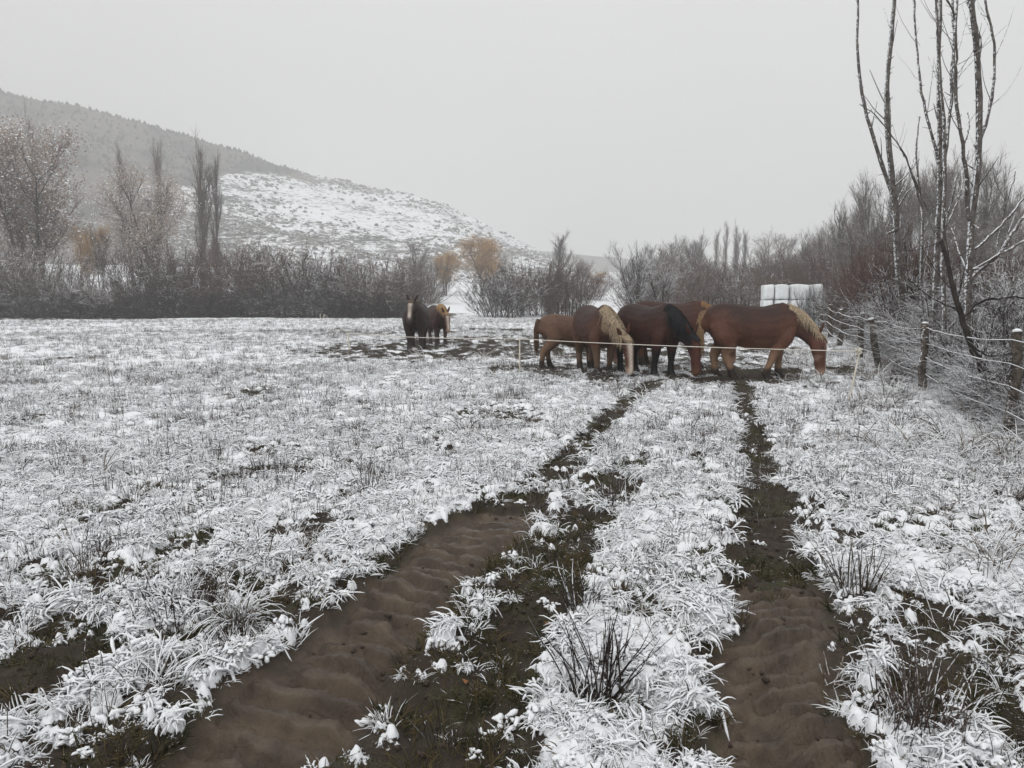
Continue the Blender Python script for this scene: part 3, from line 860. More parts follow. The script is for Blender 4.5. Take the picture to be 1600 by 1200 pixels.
# ------------------------------------------------------------------ tall bare stems on the right, traced as real trunks
def traced(pts, d, w0, w1, K=26, seed=0, wob=.015):
    """pts in picture coordinates, d = distance, widths in picture pixels -> tube through space"""
    rng = np.random.default_rng(seed)
    P = np.array([at(u, v, d) for u, v in pts])
    P = resample(P, K)
    ph = rng.uniform(0, 6, 2)
    t = np.linspace(0, 1, K)
    P[:, 1] += (.25 * np.sin(t * 2.1 + ph[0]) - .25 * math.sin(ph[0]))
    P[1:] += rng.normal(0, wob, (K - 1, 3)) * .5
    R = np.linspace(w0, w1, K) * .76 / 2 / FPX * d * (1 + rng.normal(0, .06, K))
    return P[None], R[None]
def stem_tree(name, label, d, trunks, branches, mat, extra=90, seed=1):
    rng = np.random.default_rng(seed)
    P0, R0 = traced(trunks[0][0], d, trunks[0][1], trunks[0][2], seed=seed)
    x, y = P0[0, 0, 0], P0[0, 0, 1]
    z0 = tz(x, y) - .12
    base = np.array((x, y, z0))
    P0[0, 0, 2] = z0
    t = thing(name, label, 'tree', base)
    allP, allR = [P0], [R0]
    link('trunk', mesh_from('trunk', [(*strands(P0 - base, R0, 9), 0)], [mat]), t)
    for q, b in enumerate(trunks[1:] + branches):
        P, R = traced(b[0], d, b[1], b[2], seed=seed * 31 + q, K=20)
        P[0, :, 1] += P0[0, np.argmin(np.linalg.norm(P0[0] - P[0, 0], axis=1)), 1] - P[0, 0, 1]
        link('limb' if q < len(trunks) - 1 else 'branch', mesh_from('limb', [(*strands(P - base, R, 7), 0)], [mat]), t)
        allP.append(P); allR.append(R)
    # spur shoots
    Pm = np.concatenate([resample(p[0], 12)[None] for p in allP])
    Rm = np.concatenate([np.interp(np.linspace(0, 1, 12), np.linspace(0, 1, r.shape[1]), r[0])[None] for r in allR])
    S, SR = grow(Pm, Rm, extra, (.05, .22), .9, .05, 3, .35, (.05, 1), rng, .003)
    S2, SR2 = grow(Pm, Rm, max(6, extra // 5), (.5, 1.6), .5, .14, 6, .30, (.15, 1.0), rng, .0035)
    tag(link('twigs', mesh_from('twigs', [(*strands(S - base, SR, 3), 0), (*strands(S2 - base, SR2, 4), 0)], [mat]), t), kind='stuff')
    return t
stem_tree('bare_tree', 'leftmost tall bare stem above the fence, forked with a thin outer limb', 20.5,
          [([(1416, 545), (1412, 470), (1406, 420), (1404, 360), (1398, 297), (1392, 217), (1388, 182), (1389, 112), (1394, 63), (1400, 0), (1404, -70)], 17, 6),
           ([(1408, 330), (1398, 298), (1389, 273), (1380, 241), (1364, 178), (1356, 136), (1351, 77), (1352, 21), (1355, 0), (1352, -50)], 9, 3.5)],
          [([(1408, 322), (1418, 300), (1432, 285)], 4, 1.5), ([(1404, 358), (1396, 360), (1384, 366)], 7, 3), ([(1414, 370), (1422, 400), (1428, 420)], 4, 3)], M_BARK, 110, 3)
stem_tree('bare_tree', 'thin snowy stem with a long twig slanting up to the left', 19,
          [([(1442, 540), (1441, 450), (1445, 381), (1448, 322), (1441, 250), (1444, 215), (1450, 175)], 9, 2.5)],
          [([(1449, 325), (1431, 276), (1417, 241), (1368, 185), (1337, 166)], 4.5, 1.5), ([(1460, 335), (1445, 300), (1430, 276)], 3, 2)], M_BARK, 60, 5)
stem_tree('bare_tree', 'middle bare tree of slender upright stems crossing high up', 16.5,
          [([(1456, 575), (1458, 500), (1459, 420), (1462, 350), (1464, 280), (1464, 210), (1462, 157), (1464, 87), (1468, 35), (1470, 0), (1472, -80)], 13, 5),
           ([(1465, 300), (1469, 280), (1476, 224), (1483, 192), (1490, 157), (1491, 115), (1501, 66), (1499, 31), (1500, 0), (1502, -50)], 8, 4),
           ([(1461, 250), (1459, 231), (1448, 178), (1441, 122), (1440, 63), (1438, 0), (1437, -50)], 6, 3)],
          [([(1460, 380), (1480, 340), (1498, 300), (1508, 255), (1520, 232)], 5, 2), ([(1466, 70), (1478, 30), (1482, -20)], 4, 2), ([(1490, 157), (1480, 70), (1475, 35), (1454, 0), (1445, -20)], 5, 3)], M_BARK, 150, 7)
stem_tree('bare_tree', 'straight dark stem just right of the middle bare tree', 15.5,
          [([(1476, 590), (1477, 480), (1476, 402), (1485, 304), (1487, 217), (1487, 150), (1482, 100), (1484, 40), (1478, -60)], 10, 4)],
          [([(1478, 400), (1490, 350), (1500, 310), (1507, 268)], 4, 1.5)], M_BARK, 70, 9)
stem_tree('bare_tree', 'rightmost and thickest bare tree, forked low above the thicket', 13.6,
          [([(1512, 640), (1514, 520), (1516, 440), (1518, 413), (1522, 336), (1531, 280), (1534, 224), (1531, 147), (1528, 87), (1520, 42), (1515, 0), (1508, -90)], 17, 9),
           ([(1520, 345), (1515, 332), (1510, 266), (1504, 227), (1494, 175), (1487, 140), (1489, 70), (1497, 31), (1500, -40)], 9, 4),
           ([(1533, 222), (1540, 195), (1545, 175), (1550, 105), (1545, 42), (1536, 14), (1537, -40)], 6, 4)],
          [([(1531, 90), (1534, 60), (1530, 17), (1526, -30)], 5, 3.5), ([(1526, 390), (1548, 370), (1569, 349), (1600, 314), (1650, 260)], 6, 3), ([(1508, 225), (1514, 190), (1520, 172)], 3, 1.5),
           ([(1520, 435), (1545, 412), (1562, 401), (1581, 363), (1600, 331), (1640, 280)], 9, 4), ([(1518, 425), (1567, 394), (1600, 373), (1650, 340)], 6, 3), ([(1562, 385), (1569, 345), (1572, 305), (1574, 272)], 3, 1.5)], M_BARK, 150, 11)
stem_tree('broken_stem', 'dark broken stem leaning over the fence wires between the two nearest posts', 10.8,
          [([(1566, 640), (1551, 594), (1538, 572), (1527, 540), (1519, 495), (1511, 460), (1508, 433), (1505, 398), (1499, 372)], 15, 8)],
          [([(1519, 500), (1550, 470), (1600, 462), (1650, 480)], 5, 3), ([(1530, 545), (1560, 560), (1600, 540), (1650, 520)], 5, 2.5)], M_BARK_DARK, 90, 13)

# ------------------------------------------------------------------ wire fence on the right
def post_mesh(h, r, seed):
    rng = np.random.default_rng(seed)
    K, sd = 7, 9
    a = np.arange(sd) * 2 * np.pi / sd
    V = []
    for k in range(K):
        t = k / (K - 1)
        rr = r * (1.05 - .12 * t) * (1 + rng.normal(0, .09, sd))
        bx, by = rng.normal(0, .012, 2) if 0 < k < K - 1 else (0, 0)
        V.append(np.stack([bx + np.cos(a) * rr, by + np.sin(a) * rr, np.full(sd, -.35 + (h + .35) * t) + (rng.normal(0, .012, sd) if k == K - 1 else 0)], -1))
    V.append(np.array([[0, 0, h + .004]]))
    V = np.concatenate(V)
    F = [(k * sd + s, k * sd + (s + 1) % sd, (k + 1) * sd + (s + 1) % sd, (k + 1) * sd + s) for k in range(K - 1) for s in range(sd)]
    T = [((K - 1) * sd + s, (K - 1) * sd + (s + 1) % sd, K * sd) for s in range(sd)]
    return mesh_from('post', [(V, F, 0), (V, T, 0)], [M_WOOD], False)
def cap_mesh(r, seed):
    rng = np.random.default_rng(seed)
    sd = 9
    a = np.arange(sd) * 2 * np.pi / sd
    V = []
    for k, (rw, z) in enumerate(((.7, -.004), (.95, .006), (.80, .022), (.4, .034))):
        V.append(np.stack([np.cos(a) * r * rw * rng.uniform(.88, 1.12, sd), np.sin(a) * r * rw * rng.uniform(.88, 1.12, sd), np.full(sd, z)], -1))
    V.append(np.array([[.006, .004, .038]]))
    V = np.concatenate(V)
    F = [(k * sd + s, k * sd + (s + 1) % sd, (k + 1) * sd + (s + 1) % sd, (k + 1) * sd + s) for k in range(3) for s in range(sd)]
    T = [(3 * sd + s, 3 * sd + (s + 1) % sd, 4 * sd) for s in range(sd)]
    return mesh_from('snow_cap', [(V, F, 0), (V, T, 0)], [M_SNOW])
POSTS = [(1579, 686, 518, 12.5, .03), (1439, 611, 505, 9.5, .13), (1372, 576, 497, 8, .19), (1343, 561, 490, 7, .02), (1311, 543, 484, 6.5, .02), (1297, 529, 476, 6, -.03), (1281, 519, 471, 5.5, .02), (1268, 512, 468, 5, .0), (1259, 508, 467, 4.5, .03)]
pb = []
for (u, vb, vt, w, ln) in POSTS:
    p = gnd(u, vb)
    pb.append(p)
PY = [p[1] for p in pb]
fence = thing('wire_fence', 'wire fence of leaning wooden posts with snow caps along the thicket', 'fence', (pb[0][0], pb[0][1], tz(*pb[0][:2])))
fo = np.array(fence.location)
tops = []
for i, ((u, vb, vt, w, ln), p) in enumerate(zip(POSTS, pb)):
    d = p[1]
    z0 = tz(p[0], p[1])
    h = CAM_H + (HORIZON - vt) / FPX * d - z0
    r = max(w / FPX * d, .075)
    h = min(max(h, 1.1), 1.45)
    o = link('post', post_mesh(h, r * .66, 300 + i), fence, tuple(np.array((p[0], p[1], z0)) - fo), (random.uniform(-.03, .03), ln, random.uniform(0, 6)))
    link('snow_cap', cap_mesh(r * .62, 320 + i), o, (0, 0, h))
    tops.append((np.array((p[0] + math.sin(ln) * h, p[1], z0)), h, r))
first = tops[0]
dirv = tops[0][0] - tops[1][0]
ext = (tops[0][0] + dirv * 1.1, 1.25, .1)          # the run goes on past the frame towards the camera
o = link('post', post_mesh(1.25, .1, 340), fence, tuple(np.array((ext[0][0], ext[0][1], tz(ext[0][0], ext[0][1]))) - fo))
link('snow_cap', cap_mesh(.1, 341), o, (0, 0, 1.25))
run = [ext] + tops
for k, fr in enumerate((.93, .70, .50, .26)):
    pts, rad = [], []
    for a, b in zip(run[:-1], run[1:]):
        for t in np.linspace(0, 1, 12)[:-1]:
            q = a[0] * (1 - t) + b[0] * t
            hh = a[1] * (1 - t) + b[1] * t
            sag = .05 * 4 * t * (1 - t) * (1 + .5 * math.sin(k * 2 + a[0][1]))
            pts.append(q + np.array((-.10, 0, hh * fr - sag + random.uniform(-.008, .008))))
    pts = np.array(pts)
    R = np.clip(.0042 + .00042 * pts[:, 1], .005, .014) * RNG.uniform(.7, 1.35, len(pts))
    link('wire', mesh_from('wire', [(*strands(pts[None] - fo, R[None], 5), 0)], [M_WIRE]), fence)

# ------------------------------------------------------------------ electric cord with stakes
STK = [(1326, 628, .86, .17), (812, 582, .80, .0), (546, 548, .62, -.05), (505, 503, .72, .12), (501, 502, .70, -.05)]
sp = [gnd(u, v) for u, v, _, _ in STK]
ef = thing('electric_fence', 'white electric cord on thin pale stakes running in front of the horses', 'fence', (sp[0][0], sp[0][1], tz(*sp[0][:2])))
eo = np.array(ef.location)
heads = []
for i, ((u, v, h, ln), p) in enumerate(zip(STK, sp)):
    z0 = tz(p[0], p[1])
    top = np.array((p[0] + math.sin(ln) * h, p[1], z0 + h * math.cos(ln)))
    P = np.linspace((p[0] - math.sin(ln) * .1, p[1], z0 - .1), top, 6)
    rr = .016 if i < 2 else .024
    link('stake', mesh_from('stake', [(*strands(P[None] - eo, np.full((1, 6), rr if i else .014), 6), 0)], [M_STAKE]), ef)
    heads.append(top - np.array((0, 0, .03)))
def cord(a, b, sag, n=30):
    t = np.linspace(0, 1, n)[:, None]
    P = a * (1 - t) + b * t
    P[:, 2] -= (sag * 4 * t * (1 - t))[:, 0]
    return P
cp = np.vstack([cord(heads[0], heads[1], .03), cord(heads[1], heads[2], .05)[1:], cord(heads[2], heads[3], .03)[1:]])
link('cord', mesh_from('cord', [(*strands(cp[None] - eo, np.clip(.0035 + .0003 * cp[:, 1], .006, .011)[None], 5), 0)], [M_CORD]), ef)
# the knot and hanging coil at the leaning corner stake
t = np.linspace(0, 1, 60)
hp = heads[0]
knot = np.stack([hp[0] + .06 * np.cos(t * 22) * (1 - .3 * t) - .03, hp[1] - .02 + .03 * np.sin(t * 22), hp[2] + .02 + .035 * np.sin(t * 15) - .04 * t], -1)
link('knot', mesh_from('knot', [(*strands(knot[None] - eo, np.full((1, 60), .009), 5), 0)], [M_CORD]), ef)

# small dark rail fence far behind the horses
def far_rail(label, u0, u1, v0, d, n, h):
    x0, x1 = (u0 - 800) / FPX * d, (u1 - 800) / FPX * d
    f = thing('rail_fence', label, 'fence', (x0, d, tz(x0, d)))
    fo_ = np.array(f.location)
    pts = []
    for k in range(n):
        x = x0 + (x1 - x0) * k / (n - 1)
        z = tz(x, d)
        hh = h * random.uniform(.85, 1.1)
        P = np.linspace((x, d, z - .1), (x + random.uniform(-.05, .05), d, z + hh), 3)
        link('post', mesh_from('post', [(*strands(P[None] - fo_, np.full((1, 3), .05), 5), 0)], [M_BARK_DARK]), f)
        pts.append((x, d, z + h * .7))
    link('rail', mesh_from('rail', [(*strands(resample(pts, 8)[None] - fo_, np.full((1, 8), .03), 4), 0)], [M_BARK_DARK]), f)
far_rail('row of dark pickets at the foot of the brush behind the right horse', 1098, 1168, 480, 62, 12, 1.9)
far_rail('short brown rail fence behind the pale young horse', 872, 912, 480, 60, 8, 1.7)

# ------------------------------------------------------------------ wrapped bales
def bale_mesh(w, h, dp, seed):
    rng = np.random.default_rng(seed)
    n = 9
    lin = np.linspace(-1, 1, n)
    V, F, vo = [], [], 0
    for ax in range(3):
        for sg in (-1, 1):
            A, B = np.meshgrid(lin, lin, indexing='ij')
            P = np.zeros((n, n, 3))
            P[..., ax] = sg
            P[..., (ax + 1) % 3], P[..., (ax + 2) % 3] = A, B
            V.append(P.reshape(-1, 3))
            i = np.arange(n - 1)[:, None] * n
            j = np.arange(n - 1)[None]
            f = np.stack([i + j, i + n + j, i + n + j + 1, i + j + 1], -1).reshape(-1, 4)
            F.append((f if sg > 0 else f[:, ::-1]) + vo)
            vo += n * n
    V = np.concatenate(V)
    q = 8.5
    V = V / (np.abs(V) ** q).sum(1, keepdims=True) ** (1 / q)
    V = V * np.array([w / 2, dp / 2, h / 2]) * 1.0
    V = V + .02 * np.sin(V[:, [1, 2, 0]] * 7 + rng.uniform(0, 6, 3))
    return mesh_from('wrapped_bale', [(V, np.concatenate(F), 0)], [M_WRAP])
BD = 46.0
bx0 = (1198 - 800) / FPX * BD
widths = [.62, .76, 1.02, .60]
bzr = tz(bx0 + 1.5, BD - .5)
names_r = ['bottom', 'middle', 'top']
names_c = ['leftmost', 'second from left', 'third from left', 'rightmost']
for row in range(3):
    x = bx0
    for c, w in enumerate(widths):
        h = .90
        yy = BD + 1.2 - c * .45
        sx = w * 1.0
        zz = bzr + .02 + h * (row + .5)
        me = bale_mesh(sx, h * 1.0, 1.15, 400 + row * 10 + c)
        o = link('wrapped_bale', me, None, (x + w / 2, yy, zz), (0, 0, -.12 + random.uniform(-.02, .02)))
        tag(o, 'white plastic-wrapped bale, %s in the %s row of the stack' % (names_c[c], names_r[row]), 'bale', 'stacked white bales')
        x += w

plant_bush('thick2', 'frosted_shrub', 'frosted shrub growing in front of the right end of the white bales', 1274, 448, 42.5, 62, None, 'shrub')

# ------------------------------------------------------------------ horses
def loft(C, A, B, part, n=14):
    """closed tube: C (K,3) centres, A lateral radii, B dorsal radii; returns V, F, part, t, phi"""
    C = np.asarray(C, float)
    A, B = np.asarray(A, float), np.asarray(B, float)
    K = len(C)
    T = unit(np.gradient(C, axis=0))
    # caps: a shrunken ring past each end
    C2 = np.vstack([C[0] - T[0] * B[0] * .55, C, C[-1] + T[-1] * B[-1] * .55])
    A2, B2 = np.r_[A[0] * .6, A, A[-1] * .6], np.r_[B[0] * .6, B, B[-1] * .6]
    T2 = np.vstack([T[0], T, T[-1]])
    L = unit(np.array([0, 1., 0]) - T2 * T2[:, 1:2])
    Nn = np.cross(T2, L)
    a = np.arange(n) * 2 * np.pi / n
    V = C2[:, None] + A2[:, None, None] * np.cos(a)[None, :, None] * L[:, None] + B2[:, None, None] * np.sin(a)[None, :, None] * Nn[:, None]
    K2 = K + 2
    t = np.repeat(np.linspace(0, 1, K2), n)
    phi = np.tile(a, K2)
    V = V.reshape(-1, 3)
    F = [(k * n + s, k * n + (s + 1) % n, (k + 1) * n + (s + 1) % n, (k + 1) * n + s) for k in range(K2 - 1) for s in range(n)]
    e0, e1 = len(V), len(V) + 1
    V = np.vstack([V, C2[0] - T[0] * B[0] * .25, C2[-1] + T[-1] * B[-1] * .25])
    t = np.r_[t, 0, 1]
    phi = np.r_[phi, 0, 0]
    Tr = [(e0, (s + 1) % n, s) for s in range(n)] + [(e1, (K2 - 1) * n + s, (K2 - 1) * n + (s + 1) % n) for s in range(n)]
    return V, np.array(F), np.array(Tr), np.full(len(V), part), t, phi
def spline(pts, K):
    pts = np.asarray(pts, float)
    n = len(pts)
    tt = np.linspace(0, n - 1, K)
    out = []
    for t in tt:
        i = min(int(t), n - 2)
        f = t - i
        p0, p1, p2, p3 = pts[max(i - 1, 0)], pts[i], pts[i + 1], pts[min(i + 2, n - 1)]
        out.append(.5 * (2 * p1 + (p2 - p0) * f + (2 * p0 - 5 * p1 + 4 * p2 - p3) * f * f + (3 * p1 - p0 - 3 * p2 + p3) * f ** 3))
    return np.array(out)

POSE = {
    'graze': dict(neck=[(.50, 1.22), (.78, 1.16), (1.02, 1.00), (1.20, .80)], head=[(1.20, .87), (1.285, .70), (1.34, .44), (1.355, .21), (1.345, .125)]),
    'low':   dict(neck=[(.50, 1.24), (.80, 1.28), (1.06, 1.24), (1.25, 1.14)], head=[(1.25, 1.20), (1.36, 1.06), (1.46, .82), (1.52, .62), (1.53, .55)]),
    'alert': dict(neck=[(.50, 1.24), (.78, 1.34), (1.00, 1.42), (1.16, 1.46)], head=[(1.14, 1.50), (1.27, 1.40), (1.42, 1.18), (1.51, .99), (1.53, .92)]),
}
def build_horse(label, loc, yaw, scale, pose, legs, turn, col, mane_side=-1, blaze=True, seed=0, tail_len=.95, headturn=0.0, lean=(0, 0), pony=1.0, mane_len=1.0):
    """local frame: x forward, y left, z up; withers about 1.52 m"""
    rng = np.random.default_rng(seed)
    pz = POSE[pose]
    parts = []
    def bend(P):
        P = np.array(P, float)
        f = np.clip((P[..., 0] - .55) / .75, 0, 1)
        a = turn * f
        x0, y0 = P[..., 0] - .55, P[..., 1]
        out = P.copy()
        out[..., 0] = .55 + x0 * np.cos(a) - y0 * np.sin(a)
        out[..., 1] = x0 * np.sin(a) + y0 * np.cos(a)
        return out
    # trunk
    tr_ = spline([(-.93, 1.13, .13, .20), (-.83, 1.15, .26, .31), (-.62, 1.165, .345, .385), (-.35, 1.13, .36, .395), (-.05, 1.05, .395, .440), (.22, 1.03, .395, .450),
                  (.45, 1.075, .355, .435), (.62, 1.12, .31, .40), (.78, 1.13, .245, .315), (.89, 1.12, .14, .19)], 26)
    parts.append(loft(np.stack([tr_[:, 0], 0 * tr_[:, 0], tr_[:, 1]], -1), tr_[:, 2], tr_[:, 3], 0, 18))
    # withers ridge and croup
    parts.append(loft([(.25, 0, 1.36), (.48, 0, 1.40), (.68, 0, 1.36)], [.10, .09, .08], [.13, .145, .14], 0))
    # neck
    nk = spline([(x, 0, z, a, b) for (x, z), a, b in zip(pz['neck'], (.225, .175, .130, .100), (.350, .275, .205, .165))], 12)
    NC = bend(nk[:, :3])
    parts.append(loft(NC, nk[:, 3], nk[:, 4], 1))
    # head
    hd = spline([(x, 0, z, a, b) for (x, z), a, b in zip(pz['head'], (.095, .122, .092, .088, .068), (.120, .165, .118, .105, .072))], 14)
    HC = bend(hd[:, :3])
    if headturn:
        p = HC[0].copy()
        d = HC - p
        c_, s_ = math.cos(headturn), math.sin(headturn)
        HC = p + np.stack([d[:, 0] * c_ - d[:, 1] * s_, d[:, 0] * s_ + d[:, 1] * c_, d[:, 2]], -1)
    hl = loft(HC, hd[:, 3], hd[:, 4], 2)
    parts.append(hl)
    # jaw
    TH2 = unit(np.gradient(HC, axis=0))
    LH = unit(np.array([0, 1., 0]) - TH2 * TH2[:, 1:2])
    NH = np.cross(TH2, LH)
    jaw = np.array([HC[2] - NH[2] * .07, HC[4] - NH[4] * .075, HC[6] - NH[6] * .05])
    parts.append(loft(jaw, [.06, .085, .05], [.07, .085, .05], 2))
    # ears
    for sg in (-1, 1):
        b0 = HC[0] + LH[0] * sg * .070 + NH[0] * .085 - TH2[0] * .03
        dr = unit(-TH2[1] * .75 + LH[0] * sg * .42 + NH[0] * .62)
        parts.append(loft([b0, b0 + dr * .09, b0 + dr * .17, b0 + dr * .235], [.036, .052, .042, .018], [.030, .034, .028, .018], 4, 8))
    # legs: (side, hind?, hoof x offset, hoof y offset, z lift)
    hooves = []
    for (hind, sg, dx, dy) in legs:
        if hind:
            j = [(-.62, .17 * sg, 1.13), (-.56, .20 * sg, .90), (-.60 + dx * .35, .19 * sg, .70), (-.74 + dx * .65, .175 * sg + dy * .6, .50), (-.73 + dx * .85, .17 * sg + dy * .8, .30), (-.72 + dx, .165 * sg + dy, .15), (-.68 + dx, .165 * sg + dy, .05)]
            A = [.17, .165, .125, .078, .064, .072, .076]
            B = [.29, .26, .165, .105, .074, .080, .085]
        else:
            j = [(.60, .17 * sg, 1.05), (.57, .20 * sg, .85), (.55 + dx * .25, .19 * sg, .68), (.55 + dx * .6, .175 * sg + dy * .6, .47), (.54 + dx * .8, .17 * sg + dy * .8, .29), (.54 + dx, .165 * sg + dy, .15), (.58 + dx, .165 * sg + dy, .05)]
            A = [.13, .135, .112, .082, .062, .072, .078]
            B = [.22, .185, .135, .088, .068, .080, .085]
        jj = spline([(*p, a, b) for p, a, b in zip(j, A, B)], 18)
        parts.append(loft(jj[:, :3], jj[:, 3], jj[:, 4], 3, 12))
        hooves.append(np.array(j[-1]))
    V = np.concatenate([p[0] for p in parts])
    vo, plist = 0, []
    for p in parts:
        plist += [(p[0], p[1], 0), (p[0], p[2], 0)]
    me = mesh_from('tmp', plist, [])
    # join copies of rings per part happens in the voxel pass
    tmp = bpy.data.objects.new('tmp', me)
    COL.objects.link(tmp)
    # weld the doubled vertices (quads and caps share rings)
    wm = tmp.modifiers.new('w', 'WELD'); wm.merge_threshold = 1e-5
    rm = tmp.modifiers.new('r', 'REMESH'); rm.mode = 'VOXEL'; rm.voxel_size = .0185
    sm = tmp.modifiers.new('s', 'SMOOTH'); sm.factor = .5; sm.iterations = 7
    dg = bpy.context.evaluated_depsgraph_get()
    dg.update()
    body = bpy.data.meshes.new_from_object(tmp.evaluated_get(dg))
    bpy.data.objects.remove(tmp)
    bpy.data.meshes.remove(me)
    nv = len(body.vertices)
    co = np.zeros(nv * 3, np.float32)
    body.vertices.foreach_get('co', co)
    co = co.reshape(-1, 3)
    # coat colours
    part = np.concatenate([p[3] for p in parts]); tt = np.concatenate([p[4] for p in parts]); ph = np.concatenate([p[5] for p in parts])
    c = {k: np.array(v, float) for k, v in col.items()}
    Cs = np.zeros((len(V), 3))
    z = V[:, 2]
    nz = fbm(V[:, 0] * 3 + seed, V[:, 2] * 3 + V[:, 1] * 2, seed, 3)
    def mx(a, b, f):
        return a * (1 - f[:, None]) + b * f[:, None]
    one = np.ones((len(V), 1))
    trunk = mx(c['body'] * one, c['back'] * one, sstep(1.0, 1.42, z + (nz - .5) * .5))
    trunk = mx(trunk, c['belly'] * one, sstep(.80, .66, z + (nz - .5) * .12))
    trunk = mx(trunk, c['thigh'] * one, np.maximum(sstep(-.45, -.65, V[:, 0]), .75 * sstep(.40, .55, V[:, 0])) * sstep(1.42, 1.1, z) * .9)
    Cs = trunk
    isn = part == 1
    Cs[isn] = mx(c['neck'] * one, c['body'] * one, sstep(.35, 0, tt))[isn]
    isl = part == 3
    leg = mx(c['thigh'] * one, c['shank'] * one, sstep(.72, .46, z + (nz - .5) * .14))
    leg = mx(leg, c['foot'] * one, sstep(.27, .20, z + (nz - .5) * .10))
    Cs[isl] = leg[isl]
    ish = part == 2
    head = mx(c['head'] * one, c['muzzle'] * one, sstep(.62, .80, tt + (nz - .5) * .1))
    if blaze:
        fr = np.sin(ph)
        head = mx(head, c['blaze'] * one, sstep(.945, .98, fr + .03 * (nz - .5)) * sstep(.12, .24, tt) * (1 if blaze is True else sstep(blaze, blaze - .15, tt)))
    hm = ish.copy()
    Cs[hm] = head[hm]
    Cs[part == 4] = c['head'] * .8
    kd = kdtree.KDTree(len(V))
    for i, p in enumerate(V):
        kd.insert(p, i)
    kd.balance()
    out = np.ones((nv, 4), np.float32)
    for i in range(nv):
        r = kd.find_n(co[i], 4)
        w = np.array([1 / (q[2] + .008) for q in r])
        out[i, :3] = (Cs[[q[1] for q in r]] * (w / w.sum())[:, None]).sum(0)
    ca = body.color_attributes.new('coat', 'FLOAT_COLOR', 'POINT')
    ca.data.foreach_set('color', out.ravel())
    body.materials.clear()
    body.materials.append(M_COAT)
    body.polygons.foreach_set('use_smooth', np.ones(len(body.polygons), bool))
    body.name = 'horse_body'
    root = thing('horse', label, 'horse', loc, yaw, (scale, scale * pony, scale))
    link('body', body, root)
    for hp in hooves:
        sd = 10
        a = np.arange(sd) * 2 * np.pi / sd
        rows = [np.stack([hp[0] + .02 + np.cos(a) * rw, hp[1] + np.sin(a) * rw * .9, np.full(sd, zz)], -1) for rw, zz in ((.098, -.03), (.092, .02), (.074, .085))]
        Vh = np.concatenate(rows + [np.array([[hp[0], hp[1], .10]])])
        Fh = [(k * sd + s, k * sd + (s + 1) % sd, (k + 1) * sd + (s + 1) % sd, (k + 1) * sd + s) for k in range(2) for s in range(sd)]
        Th = [(2 * sd + s, 2 * sd + (s + 1) % sd, 3 * sd) for s in range(sd)]
        link('hoof', mesh_from('hoof', [(Vh, Fh, 0), (Vh, Th, 0)], [M_HOOF]), root)
    for sg in (-1, 1):
        e = HC[4] + LH[4] * sg * hd[4, 3] * .90 + NH[4] * .05
        bm_ = []
        nlat = 6
        for k in range(nlat + 1):
            th = math.pi * k / nlat
            bm_.append(np.stack([e[0] + .024 * math.sin(th) * np.cos(np.arange(8) * math.pi / 4), e[1] + .024 * math.sin(th) * np.sin(np.arange(8) * math.pi / 4), np.full(8, e[2] + .024 * math.cos(th))], -1))
        Fe = [(k * 8 + s, k * 8 + (s + 1) % 8, (k + 1) * 8 + (s + 1) % 8, (k + 1) * 8 + s) for k in range(nlat) for s in range(8)]
        link('eye', mesh_from('eye', [(np.concatenate(bm_), Fe, 0)], [M_EYE]), root)
    # mane: locks rooted on the crest, falling over one side
    Tn = unit(np.gradient(NC, axis=0))
    Ln = unit(np.array([0, 1., 0]) - Tn * Tn[:, 1:2])
    Nk = np.cross(Tn, Ln)
    m = 520
    u_ = rng.uniform(.14, .94, m) * (len(NC) - 1)
    i0 = np.minimum(u_.astype(int), len(NC) - 2)
    f = (u_ - i0)[:, None]
    lerp = lambda X: X[i0] * (1 - f) + X[i0 + 1] * f
    rb = lerp(nk[:, 4:5]); ra = lerp(nk[:, 3:4])
    root_p = lerp(NC) + lerp(Nk) * (rb * 1.0 + .005) + lerp(Ln) * rng.normal(0, .02, (m, 1))
    side = np.where(rng.random(m) < .88, mane_side, -mane_side)[:, None]
    ln_ = rng.uniform(.12, .42, (m, 1)) * (1 - .35 * (u_ / (len(NC) - 1))[:, None]) * mane_len
    K = 6
    P = np.zeros((m, K, 3))
    P[:, 0] = root_p
    outw = lerp(Ln) * side
    dn = np.array([0, 0, -1.0])
    d = unit(lerp(Nk) * .25 + outw * 1.0 + rng.normal(0, .14, (m, 3)))
    for k in range(1, K):
        d = unit(d * .55 + dn * .55 + outw * (.34 if k < 3 else .02) + rng.normal(0, .07, (m, 3)))
        P[:, k] = P[:, k - 1] + d * ln_ / (K - 1)
    # keep the locks outside the neck
    cen = lerp(NC)[:, None]
    rel = P - cen
    tn = lerp(Tn)[:, None]
    rel_t = (rel * tn).sum(-1, keepdims=True)
    perp = rel - rel_t * tn
    lat = (perp * lerp(Ln)[:, None]).sum(-1, keepdims=True); dor = (perp * lerp(Nk)[:, None]).sum(-1, keepdims=True)
    q = np.sqrt((lat / (ra[:, None] + .010)) ** 2 + (dor / (rb[:, None] + .006)) ** 2)
    push = np.clip(1 / np.maximum(q, .3), .86, 3.3) * rng.uniform(1.0, 1.06, (m, 1, 1))
    P = cen + rel_t * tn + perp * push
    R = rng.uniform(.0028, .0072, (m, 1)) * np.array([.9, 1.1, 1.1, .9, .6, .2])[None]
    link('mane', mesh_from('mane', [(*strands(P, R, 4), 0)], [mat_hair(tuple(col['mane']))]), root)
    # forelock
    m2 = 50
    P = np.zeros((m2, 5, 3))
    P[:, 0] = HC[0] + NH[0] * .10 + LH[0] * rng.normal(0, .03, (m2, 1)) - TH2[0] * .03
    d = unit(NH[0] * .5 + TH2[0] + LH[0] * rng.normal(0, .35, (m2, 1)))
